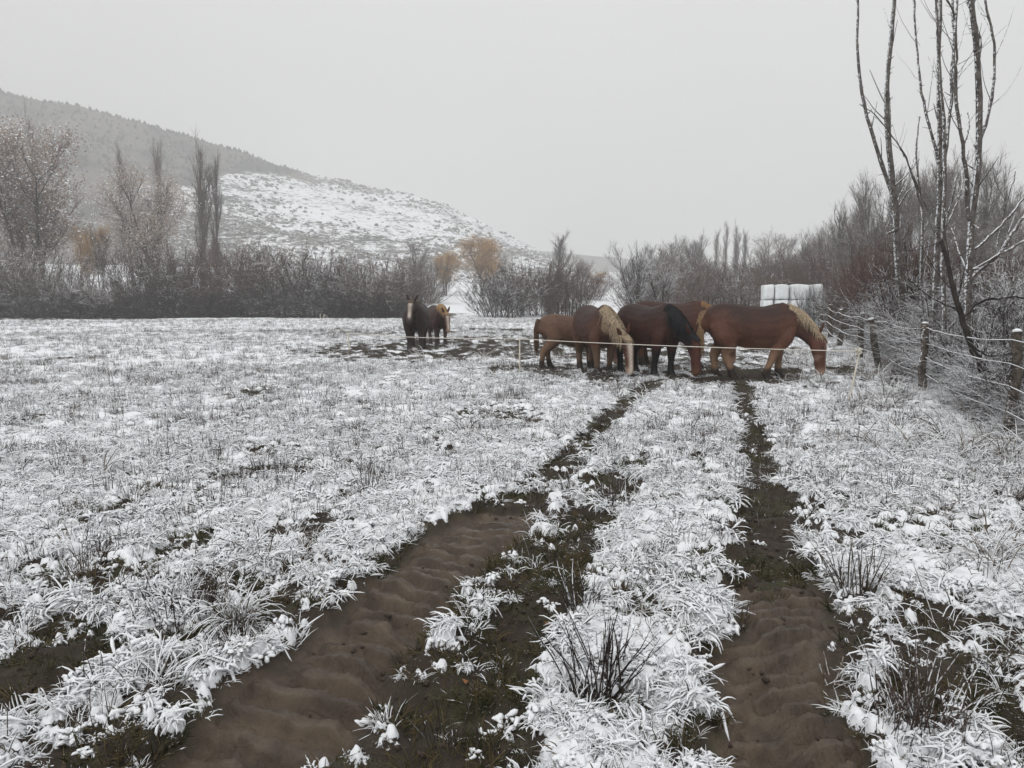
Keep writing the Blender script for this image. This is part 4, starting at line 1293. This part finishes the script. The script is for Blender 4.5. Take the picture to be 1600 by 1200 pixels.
    for k in range(1, 5):
        d = unit(d + TH2[2] * .5 + rng.normal(0, .05, (m2, 3)))
        P[:, k] = P[:, k - 1] + d * rng.uniform(.04, .065, (m2, 1))
    P += NH[2] * .045 * np.linspace(0, 1, 5)[None, :, None]
    link('forelock', mesh_from('forelock', [(*strands(P, np.full((m2, 1), .009) * np.array([1, 1, 1, .8, .3])[None], 4), 0)], [mat_hair(tuple(col['mane']))]), root)
    # tail
    m3 = 210
    P = np.zeros((m3, 8, 3))
    P[:, 0] = np.array([-.97, 0, 1.34]) + rng.normal(0, .025, (m3, 3))
    d = unit(np.array([-1, 0, -.1]) + rng.normal(0, .2, (m3, 3)))
    L3 = rng.uniform(.65, 1.0, (m3, 1)) * tail_len
    for k in range(1, 8):
        d = unit(d * .5 + np.array([.06 if k > 2 else -.04, 0, -.8]) + rng.normal(0, .045, (m3, 3)))
        P[:, k] = P[:, k - 1] + d * L3 / 7
    link('tail', mesh_from('tail', [(*strands(P, np.full((m3, 1), .009) * np.array([1, 1.1, 1.1, 1.1, 1, .9, .7, .3])[None], 4), 0)], [mat_hair(tuple(col['tail']))]), root)
    return root

def coatc(**k):
    base = dict(body=(.070, .029, .019), back=(.034, .018, .014), belly=(.19, .095, .054), thigh=(.108, .046, .029), neck=(.056, .026, .019), shank=(.24, .15, .095), foot=(.028, .021, .018),
                head=(.085, .033, .021), muzzle=(.36, .25, .19), blaze=(.62, .54, .47), mane=(.44, .345, .235), tail=(.36, .235, .13))
    base.update(k)
    return base
def hp(u, v, back=0.0):
    p = gnd(u, v)
    x, y = p[0] * (1 + back / p[1]), p[1] + back
    return (x, y, tz(x, y) - .01)
R_ = math.radians
# right chestnut in profile
build_horse('large chestnut horse in profile grazing at the right, blond mane and white blaze', hp(1174, 592), R_(-6), 1.03, 'graze',
            [(1, 1, .02, 0), (1, -1, .30, .02), (0, 1, .02, 0), (0, -1, -.30, 0)], R_(-10), coatc(), mane_side=-1, seed=1, headturn=R_(-42), mane_len=1.25)
# dark bay in three-quarter view
build_horse('dark bay horse with black mane and black legs, grazing in the middle of the herd', hp(1012, 586), R_(-62), 1.02, 'graze',
            [(1, 1, .05, 0), (1, -1, -.05, 0), (0, 1, .02, 0), (0, -1, -.12, 0)], R_(12),
            coatc(body=(.050, .020, .015), back=(.026, .0135, .0115), belly=(.080, .031, .019), thigh=(.055, .021, .015), neck=(.020, .012, .010), shank=(.009, .009, .011), foot=(.010, .010, .011),
                  head=(.070, .024, .017), muzzle=(.15, .075, .042), mane=(.008, .009, .012), tail=(.009, .009, .011)), mane_side=-1, blaze=False, seed=2, mane_len=1.5)
# flaxen chestnut facing the camera
build_horse('chestnut horse with thick blond mane grazing head-on, left front of the herd', hp(930, 584), R_(-77), 1.0, 'graze',
            [(1, 1, .05, 0), (1, -1, .10, 0), (0, 1, -.10, 0), (0, -1, .06, 0)], R_(22), coatc(body=(.055, .025, .018), thigh=(.085, .036, .023), belly=(.12, .055, .03), shank=(.12, .075, .048), muzzle=(.40, .29, .22), mane=(.40, .31, .21), tail=(.012, .011, .012)), mane_side=-1, seed=3, mane_len=1.5)
# pale youngster behind it
build_horse('small pale dun young horse half hidden behind the left chestnut', hp(893, 574), R_(14), .86, 'graze',
            [(1, 1, .10, 0), (1, -1, -.22, 0), (0, 1, .05, 0), (0, -1, -.05, 0)], 0, coatc(body=(.125, .070, .046), back=(.105, .060, .042), belly=(.16, .10, .066), thigh=(.135, .076, .050), neck=(.12, .066, .044), shank=(.17, .105, .066), head=(.12, .065, .043), mane=(.22, .14, .085), tail=(.12, .066, .038)), seed=4)
# chestnut behind the bay
build_horse('chestnut horse with ginger mane standing behind the dark bay', hp(1048, 574), R_(-10), 1.06, 'graze',
            [(1, 1, .15, 0), (1, -1, .05, 0), (0, 1, .0, 0), (0, -1, .05, 0)], R_(-5), coatc(body=(.075, .032, .021), thigh=(.09, .036, .023), back=(.045, .021, .016), neck=(.075, .031, .021), shank=(.085, .040, .026), mane=(.30, .17, .085)), mane_side=-1, seed=5)
# far pair
build_horse('dark chestnut horse facing the camera with raised head, left of the distant pair', hp(651, 545, 0.3), R_(-88), 1.06, 'alert',
            [(1, 1, .0, 0), (1, -1, .05, 0), (0, 1, .02, 0), (0, -1, -.02, 0)], R_(-4), coatc(body=(.028, .014, .012), back=(.020, .012, .011), belly=(.03, .016, .013), thigh=(.024, .013, .012), neck=(.026, .013, .012), shank=(.030, .020, .018), head=(.028, .013, .012), muzzle=(.06, .045, .04), mane=(.16, .11, .06), tail=(.02, .015, .013)), seed=6, pony=1.12, blaze=.72, mane_len=.7)
build_horse('reddish horse with blond mane and lowered head, right of the distant pair', hp(684, 538, 0.5), R_(-72), .98, 'low',
            [(1, 1, .0, 0), (1, -1, .1, 0), (0, 1, .02, 0), (0, -1, -.02, 0)], R_(4), coatc(body=(.050, .021, .016), back=(.035, .017, .014), belly=(.05, .024, .018), thigh=(.038, .017, .014), neck=(.050, .020, .015), shank=(.05, .034, .028), head=(.075, .026, .018), mane=(.40, .26, .13), tail=(.2, .12, .06)), seed=7, mane_side=-1, blaze=.8)

# ------------------------------------------------------------------ grass, stalks and snow: scattered stuff
def tuft(seed, n, ln, R0, tilt, arch, wr, K=4, sides=3):
    rng = np.random.default_rng(seed)
    a = rng.uniform(0, 6.28, n)
    r = R0 * np.sqrt(rng.random(n))
    P = np.zeros((n, K, 3))
    P[:, 0] = np.stack([np.cos(a) * r, np.sin(a) * r, np.full(n, -.015)], -1)
    a2 = a + rng.normal(0, .7, n)
    ti = rng.uniform(*tilt, n)
    d = np.stack([np.cos(a2) * np.sin(ti), np.sin(a2) * np.sin(ti), np.cos(ti)], -1)
    L = rng.uniform(*ln, n)
    for k in range(1, K):
        P[:, k] = P[:, k - 1] + d * (L / (K - 1))[:, None]
        d = unit(d + np.array([0, 0, -arch]) * rng.uniform(.5, 1.4, (n, 1)) + rng.normal(0, .08, (n, 3)))
    P[:, :, 2] = np.maximum(P[:, :, 2], -.02)
    w = rng.uniform(*wr, n)[:, None]
    R = w * np.interp(np.linspace(0, 1, K), [0, .35, .8, 1], [.8, 1, .8, .25])[None]
    return strands(P, R, sides)
def lump_mesh(seed, n, spread, rr):
    rng = np.random.default_rng(seed)
    V, F, vo = [], [], 0
    la, lo_ = 5, 8
    for q in range(n):
        c = np.array([rng.normal(0, spread), rng.normal(0, spread), rng.uniform(0, .012)])
        r = rng.uniform(*rr)
        s = np.array([rng.uniform(.8, 1.5), rng.uniform(.7, 1.2), rng.uniform(.5, .8)])
        az = rng.uniform(0, 3.14)
        for k in range(la + 1):
            th = math.pi * k / la
            a = np.arange(lo_) * 2 * math.pi / lo_
            j = rng.uniform(.82, 1.18, lo_)
            p = np.stack([np.sin(th) * np.cos(a) * s[0] * j, np.sin(th) * np.sin(a) * s[1] * j, np.cos(th) * s[2] * np.ones(lo_)], -1) * r
            V.append(np.stack([p[:, 0] * math.cos(az) - p[:, 1] * math.sin(az), p[:, 0] * math.sin(az) + p[:, 1] * math.cos(az), p[:, 2]], -1) + c)
        F += [(vo + k * lo_ + i, vo + (k + 1) * lo_ + i, vo + (k + 1) * lo_ + (i + 1) % lo_, vo + k * lo_ + (i + 1) % lo_) for k in range(la) for i in range(lo_)]
        vo += (la + 1) * lo_
    return np.concatenate(V), np.array(F)
def proto(name, V, F, mat, smooth=True):
    return bpy.data.objects.new(name, mesh_from(name, [(V, F, 0)], [mat], smooth))
def scatter(name, label, cat, protos, P, rotz, tilt, scl):
    n = len(P)
    me = bpy.data.meshes.new(name)
    me.vertices.add(n)
    me.vertices.foreach_set('co', np.asarray(P, np.float32).ravel())
    rt = np.stack([tilt[:, 0], tilt[:, 1], rotz], -1).astype(np.float32)
    a = me.attributes.new('turn', 'FLOAT_VECTOR', 'POINT'); a.data.foreach_set('vector', rt.ravel())
    a = me.attributes.new('size', 'FLOAT', 'POINT'); a.data.foreach_set('value', scl.astype(np.float32))
    a = me.attributes.new('pick', 'INT', 'POINT'); a.data.foreach_set('value', RNG.integers(0, len(protos), n).astype(np.int32))
    o = link(name, me)
    tag(o, label, cat, kind='stuff')
    ng = bpy.data.node_groups.new(name + '_nodes', 'GeometryNodeTree')
    ng.interface.new_socket('Geometry', in_out='INPUT', socket_type='NodeSocketGeometry')
    ng.interface.new_socket('Geometry', in_out='OUTPUT', socket_type='NodeSocketGeometry')
    gi, go = ng.nodes.new('NodeGroupInput'), ng.nodes.new('NodeGroupOutput')
    jn = ng.nodes.new('GeometryNodeJoinGeometry')
    for p in protos:
        oi = ng.nodes.new('GeometryNodeObjectInfo')
        oi.inputs['Object'].default_value = p
        oi.inputs['As Instance'].default_value = True
        ng.links.new(oi.outputs['Geometry'], jn.inputs[0])
    ip = ng.nodes.new('GeometryNodeInstanceOnPoints')
    ip.inputs['Pick Instance'].default_value = True
    def na(nm, t):
        k = ng.nodes.new('GeometryNodeInputNamedAttribute')
        k.data_type = t
        k.inputs['Name'].default_value = nm
        return k.outputs[0]
    ng.links.new(gi.outputs[0], ip.inputs['Points'])
    ng.links.new(jn.outputs[0], ip.inputs['Instance'])
    ng.links.new(na('pick', 'INT'), ip.inputs['Instance Index'])
    ng.links.new(na('turn', 'FLOAT_VECTOR'), ip.inputs['Rotation'])
    ng.links.new(na('size', 'FLOAT'), ip.inputs['Scale'])
    ng.links.new(ip.outputs[0], go.inputs[0])
    md = o.modifiers.new('scatter', 'NODES')
    md.node_group = ng
    return o
def sample_field(bands, rng, half=50.0):
    """random points of the wedge the camera sees (and some more at each side): bands of (r0, r1, per m2)"""
    X, Y = [], []
    for r0, r1, dens in bands:
        area = math.radians(half * 2) / 2 * (r1 ** 2 - r0 ** 2)
        n = int(area * dens)
        r = np.sqrt(rng.uniform(r0 ** 2, r1 ** 2, n))
        a = np.radians(rng.uniform(-half, half, n))
        X.append(r * np.sin(a)); Y.append(r * np.cos(a))
    return np.concatenate(X), np.concatenate(Y)
rng = np.random.default_rng(77)
half_pi = math.pi
# 1: snow-laden clumps of flattened grass
def clump(seed, n, spread, hmax, ln, rr):
    rng = np.random.default_rng(seed)
    a = rng.uniform(0, 6.28, n)
    r = spread * np.sqrt(rng.random(n))
    K = 5
    P = np.zeros((n, K, 3))
    P[:, 0] = np.stack([np.cos(a) * r, np.sin(a) * r, rng.uniform(-.008, 1, n) * hmax * (1.05 - (r / spread) ** 2)], -1)
    a2 = np.where(rng.random(n) < .6, a + rng.normal(0, .8, n), rng.uniform(0, 6.28, n))
    ti = rng.normal(.05, .42, n)
    d = np.stack([np.cos(a2) * np.cos(ti), np.sin(a2) * np.cos(ti), np.sin(ti)], -1)
    L = rng.uniform(*ln, n) * rng.uniform(.5, 1.3, n)
    for k in range(1, K):
        P[:, k] = P[:, k - 1] + d * (L / (K - 1))[:, None]
        d = unit(d + np.array([0, 0, -.22]) + rng.normal(0, .22, (n, 3)))
    R = rng.uniform(*rr, n)[:, None] * np.array([.35, .95, 1.1, .9, .25])[None] * rng.uniform(.7, 1.3, (n, K))
    return strands(P, R, 5)
pr1 = [proto('snowy_clump', *clump(700 + q, 46, .070, .038, (.03, .11), (.0020, .0066)), M_CLUMP) for q in range(6)]
x, y = sample_field([(1.5, 5, 150), (5, 10, 70), (10, 20, 24), (20, 45, 5), (45, 74, 1.5)], rng)
z, S, mud, moss = ground(x, y)
gap = fbm(x * 7, y * 7, 230, 2)
keep = (S > .40 + rng.uniform(-.16, .10, len(S))) & (mud < .35) & (gap > .43)
x, y, z, S = x[keep], y[keep], z[keep], S[keep]
r = np.hypot(x, y)
sc1 = rng.uniform(.55, 1.25, len(x)) * np.interp(r, [0, 6, 20, 70], [.74, 1.0, 1.4, 2.0]) * np.interp(S, [.25, .42, .68], [.34, .6, 1.08])
scatter('snowy_grass', 'flattened meadow grass heaped with fresh snow', 'grass', pr1, np.stack([x, y, z], -1), rng.uniform(0, 6.28, len(x)), rng.normal(0, .15, (len(x), 2)), sc1)
# 1b: thin blades sticking out of it
pr1 = [proto('snowy_blades', *tuft(500 + q, 13, (.04, .13), .06, (.35, 1.45), .25, (.0016, .0042)), M_BLADE) for q in range(5)]
x, y = sample_field([(1.5, 5, 130), (5, 10, 70), (10, 20, 28), (20, 45, 6), (45, 74, 2.0)], rng)
z, S, mud, moss = ground(x, y)
keep = (S > .32 + rng.uniform(-.16, .12, len(S))) & (mud < .35)
x, y, z, S = x[keep], y[keep], z[keep], S[keep]
r = np.hypot(x, y)
sc1 = rng.uniform(.6, 1.25, len(x)) * np.interp(r, [0, 6, 20, 70], [.8, 1.0, 1.3, 1.8]) * np.interp(S, [.2, .42, .65], [.4, .7, 1.0])
scatter('snowy_blades', 'thin frosted grass blades poking out of the snow', 'grass', pr1, np.stack([x, y, z], -1), rng.uniform(0, 6.28, len(x)), rng.normal(0, .15, (len(x), 2)), sc1)
# 2: dark upright stalks
pr2 = [proto('dark_stalks', *tuft(520 + q, 11, (.05, .17), .07, (.0, .55), .05, (.0010, .0022)), M_STALK) for q in range(5)]
x, y = sample_field([(1.5, 5, 26), (5, 10, 28), (10, 20, 24), (20, 45, 10), (45, 74, 3.5)], rng)
z, S, mud, moss = ground(x, y)
cl = fbm(x * .8, y * .8, 200, 3)
keep = (mud < .2) & (cl > .50 + rng.uniform(-.14, .10, len(x))) & (S > .1)
x, y, z = x[keep], y[keep], z[keep]
r = np.hypot(x, y)
sc2 = rng.uniform(.5, 1.25, len(x)) * np.interp(r, [0, 6, 20, 70], [1, 1.0, 1.2, 1.5])
scatter('dark_stalks', 'thin dark dead stalks standing out of the snow', 'stalks', pr2, np.stack([x, y, z], -1), rng.uniform(0, 6.28, len(x)), rng.normal(0, .12, (len(x), 2)), sc2)
# 3: snow crumbs and cushions
pr3 = [proto('snow_crumbs', *clump(540 + q, 16, .034, .022, (.012, .04), (.004, .0105)), M_CLUMP) for q in range(6)]
x, y = sample_field([(1.5, 5, 90), (5, 10, 34), (10, 22, 6)], rng)
z, S, mud, moss = ground(x, y)
keep = ((S > .50) & (mud < .3)) | ((S > .02) & (rng.random(len(x)) < .09) & (mud < .8))
x, y, z = x[keep], y[keep], z[keep]
scatter('snow_crumbs', 'small crumbs and heaps of snow lying on the grass and bare earth', 'snow', pr3, np.stack([x, y, z + .004], -1), rng.uniform(0, 6.28, len(x)), rng.normal(0, .2, (len(x), 2)), rng.uniform(.6, 1.5, len(x)))
# 3b: clods of earth in the ruts and bare strips
pr3b = [proto('earth_clods', *lump_mesh(550 + q, 3, .05, (.004, .013)), M_CLOD) for q in range(5)]
x, y = sample_field([(1.5, 6, 70), (6, 10, 25)], rng)
z, S, mud, moss = ground(x, y)
keep = (S < .40) & ((mud < .3) | (rng.random(len(x)) < .12))
x, y, z = x[keep], y[keep], z[keep]
scatter('earth_clods', 'small dark clods of earth in the ruts and bare strips', 'earth', pr3b, np.stack([x, y, z], -1), rng.uniform(0, 6.28, len(x)), rng.normal(0, .2, (len(x), 2)), rng.uniform(.5, 1.4, len(x)))
# 4: grass free of snow
pr4 = [proto('winter_grass', *tuft(560 + q, 26, (.03, .10), .05, (.2, 1.2), .25, (.0015, .0032)), M_GREEN) for q in range(4)]
x, y = sample_field([(1.5, 5, 170), (5, 10, 70), (10, 20, 16)], rng)
z, S, mud, moss = ground(x, y)
keep = (S < .47) & (mud < .35) & (moss + rng.uniform(-.25, .45, len(x)) > .35)
x, y, z = x[keep], y[keep], z[keep]
scatter('winter_grass', 'short green and brown grass in the bare patches', 'grass', pr4, np.stack([x, y, z], -1), rng.uniform(0, 6.28, len(x)), rng.normal(0, .1, (len(x), 2)), rng.uniform(.6, 1.2, len(x)))
# 5: longer bent straw on the right
pr5 = [proto('bent_straw', *tuft(580 + q, 16, (.20, .46), .07, (.25, 1.1), .30, (.0022, .0048), K=6), M_STRAWS) for q in range(5)]
x, y = sample_field([(1.5, 5, 16), (5, 10, 12), (10, 24, 7)], rng)
z, S, mud, moss = ground(x, y)
tr = x - rutx(_rrp, y)
prob = sstep(.45, 1.3, tr) * (.35 + .65 * sstep(-2.6, -.6, x - fence_x(y)))
prob = np.maximum(prob, .06 * (np.abs(tr) > .5))
keep = (rng.random(len(x)) < prob * sstep(.40, .60, fbm(x * 1.1, y * 1.1, 210, 2)) * 1.25) & (mud < .1) & (x < fence_x(y) + 4)
x, y, z = x[keep], y[keep], z[keep]
scatter('bent_straw', 'long bent straw coated with snow beside the right rut and fence', 'grass', pr5, np.stack([x, y, z], -1), rng.uniform(0, 6.28, len(x)), rng.normal(0, .12, (len(x), 2)), rng.uniform(.6, 1.25, len(x)) * np.interp(np.hypot(x, y), [0, 3, 6, 20], [.6, .65, 1, 1.2]))

# ------------------------------------------------------------------ single plants of the foreground
def gz(x, y):
    return float(ground(np.array([float(x)]), np.array([float(y)]))[0][0])
def plant(name, label, cat, u, v, geo, mat, part):
    p = gnd(u, v)
    t = thing(name, label, cat, (p[0], p[1], gz(p[0], p[1])), random.uniform(0, 6))
    link(part, mesh_from(part, [(*geo, 0)], [mat]), t)
    return t
t = plant('grass_tussock', 'large tussock of long arching snow-laden grass at the left edge of the left rut', 'grass tussock', 372, 985, tuft(600, 130, (.16, .36), .06, (.15, 1.1), .42, (.002, .0042), K=7), M_STRAWS, 'blades')
link('green_blades', mesh_from('green_blades', [(*tuft(601, 60, (.10, .26), .06, (.3, 1.2), .4, (.0015, .003), K=6), 0)], [M_GREEN]), t)
SH = [(935, 1075, 'large clump of dark snowy shoots in the middle of the bottom edge', 46, (.22, .42), .10, .0036), (905, 960, 'clump of dark shoots left of the snow ridge between the ruts', 30, (.16, .30), .08, .003),
      (728, 985, 'small snow-covered plant on the right side of the left rut', 16, (.10, .20), .05, .004), (430, 745, 'dark clump of stalks standing alone in the left snowfield', 60, (.14, .26), .22, .003),
      (575, 772, 'sparse fan of stalks in the snowfield left of the track', 22, (.2, .38), .08, .0032), (1430, 1130, 'dense clump of frosted stalks right of the right rut', 60, (.18, .36), .13, .0032),
      (1300, 1035, 'small snowy sprig growing alone at the edge of the right rut', 9, (.08, .20), .03, .004), (1150, 985, 'clump of twigs on the left side of the right rut', 14, (.10, .2), .05, .003),
      (1340, 930, 'fan of frosted stems right of the right rut', 40, (.2, .4), .09, .0036), (960, 800, 'dark stalks in the strip between the ruts', 34, (.16, .3), .12, .0028),
      (285, 965, 'dark upright stalks on the bank left of the grass tussock', 60, (.14, .26), .22, .0026), (235, 1085, 'tuft of snow-bent blades in the lower left corner', 44, (.12, .26), .07, .004)]
for i, (u, v, lb, n, ln, R0, w) in enumerate(SH):
    flat_ = (.25, 1.15) if i in (2, 11, 6) else (.0, .62)
    plant('dead_stalks', lb, 'plant', u, v, tuft(620 + i, n, ln, R0, flat_, .06 if i not in (2, 11) else .3, (w * .7, w * 1.3), K=5), M_SHOOT if i not in (2, 6, 8, 11) else M_STRAWS, 'stalks')

# a few fallen leaves on the bare strip
def leaf_mesh(seed):
    rng = np.random.default_rng(seed)
    n = 8
    t = np.linspace(0, 1, n)
    w = .013 * np.sin(np.pi * t ** .8) + .001
    mid = np.stack([(t - .5) * .055, .004 * np.sin(t * 3), .010 * np.sin(t * 2.6 + rng.uniform(0, 2))], -1)
    L_ = mid + np.stack([0 * t, w, .006 * np.sin(t * 5)], -1)
    R2 = mid - np.stack([0 * t, w, -.005 * np.cos(t * 4)], -1)
    V = np.concatenate([L_, mid, R2])
    F = [(q * n + k, q * n + k + 1, (q + 1) * n + k + 1, (q + 1) * n + k) for q in range(2) for k in range(n - 1)]
    return V, F
M_FALLEN = mat_plain('fallen_leaf', (0.20, 0.085, 0.030), (0.33, 0.16, 0.06), 60, 0.7)
for i, (u, v, lb) in enumerate([(858, 985, 'orange fallen leaf on the bare strip beside the snow ridge'), (727, 1062, 'brown fallen leaf on the bare strip near the bottom edge'), (1033, 772, 'tan fallen leaf on the snow between the ruts')]):
    p = gnd(u, v)
    V, F = leaf_mesh(800 + i)
    o = link('fallen_leaf', mesh_from('fallen_leaf', [(V, F, 0)], [M_FALLEN]), None, (p[0], p[1], gz(p[0], p[1]) + .014), (.2, .15, i * 1.7))
    tag(o, lb, 'leaf', 'fallen leaves')

# ------------------------------------------------------------------ the hazy air
hm = bpy.data.materials.new('haze_air')
hm.use_nodes = True
hn = hm.node_tree
hn.nodes.clear()
ho = hn.nodes.new('ShaderNodeOutputMaterial')
hv = hn.nodes.new('ShaderNodeVolumePrincipled')
hv.inputs['Color'].default_value = (.985, .99, 1.0, 1)
hv.inputs['Density'].default_value = 0.0014
hn.links.new(hv.outputs[0], ho.inputs['Volume'])
hb = [(-1250, 1250), (-1250, 1450), (-6, 290)]
V = np.array([(x, y, z) for x in hb[0] for y in hb[1] for z in hb[2]], float)
F = np.array([(0, 1, 3, 2), (4, 6, 7, 5), (0, 4, 5, 1), (2, 3, 7, 6), (0, 2, 6, 4), (1, 5, 7, 3)])
hz = link('haze', mesh_from('haze', [(V, F, 0)], [hm], False))
tag(hz, 'thin grey winter haze filling the valley', 'haze', kind='stuff')
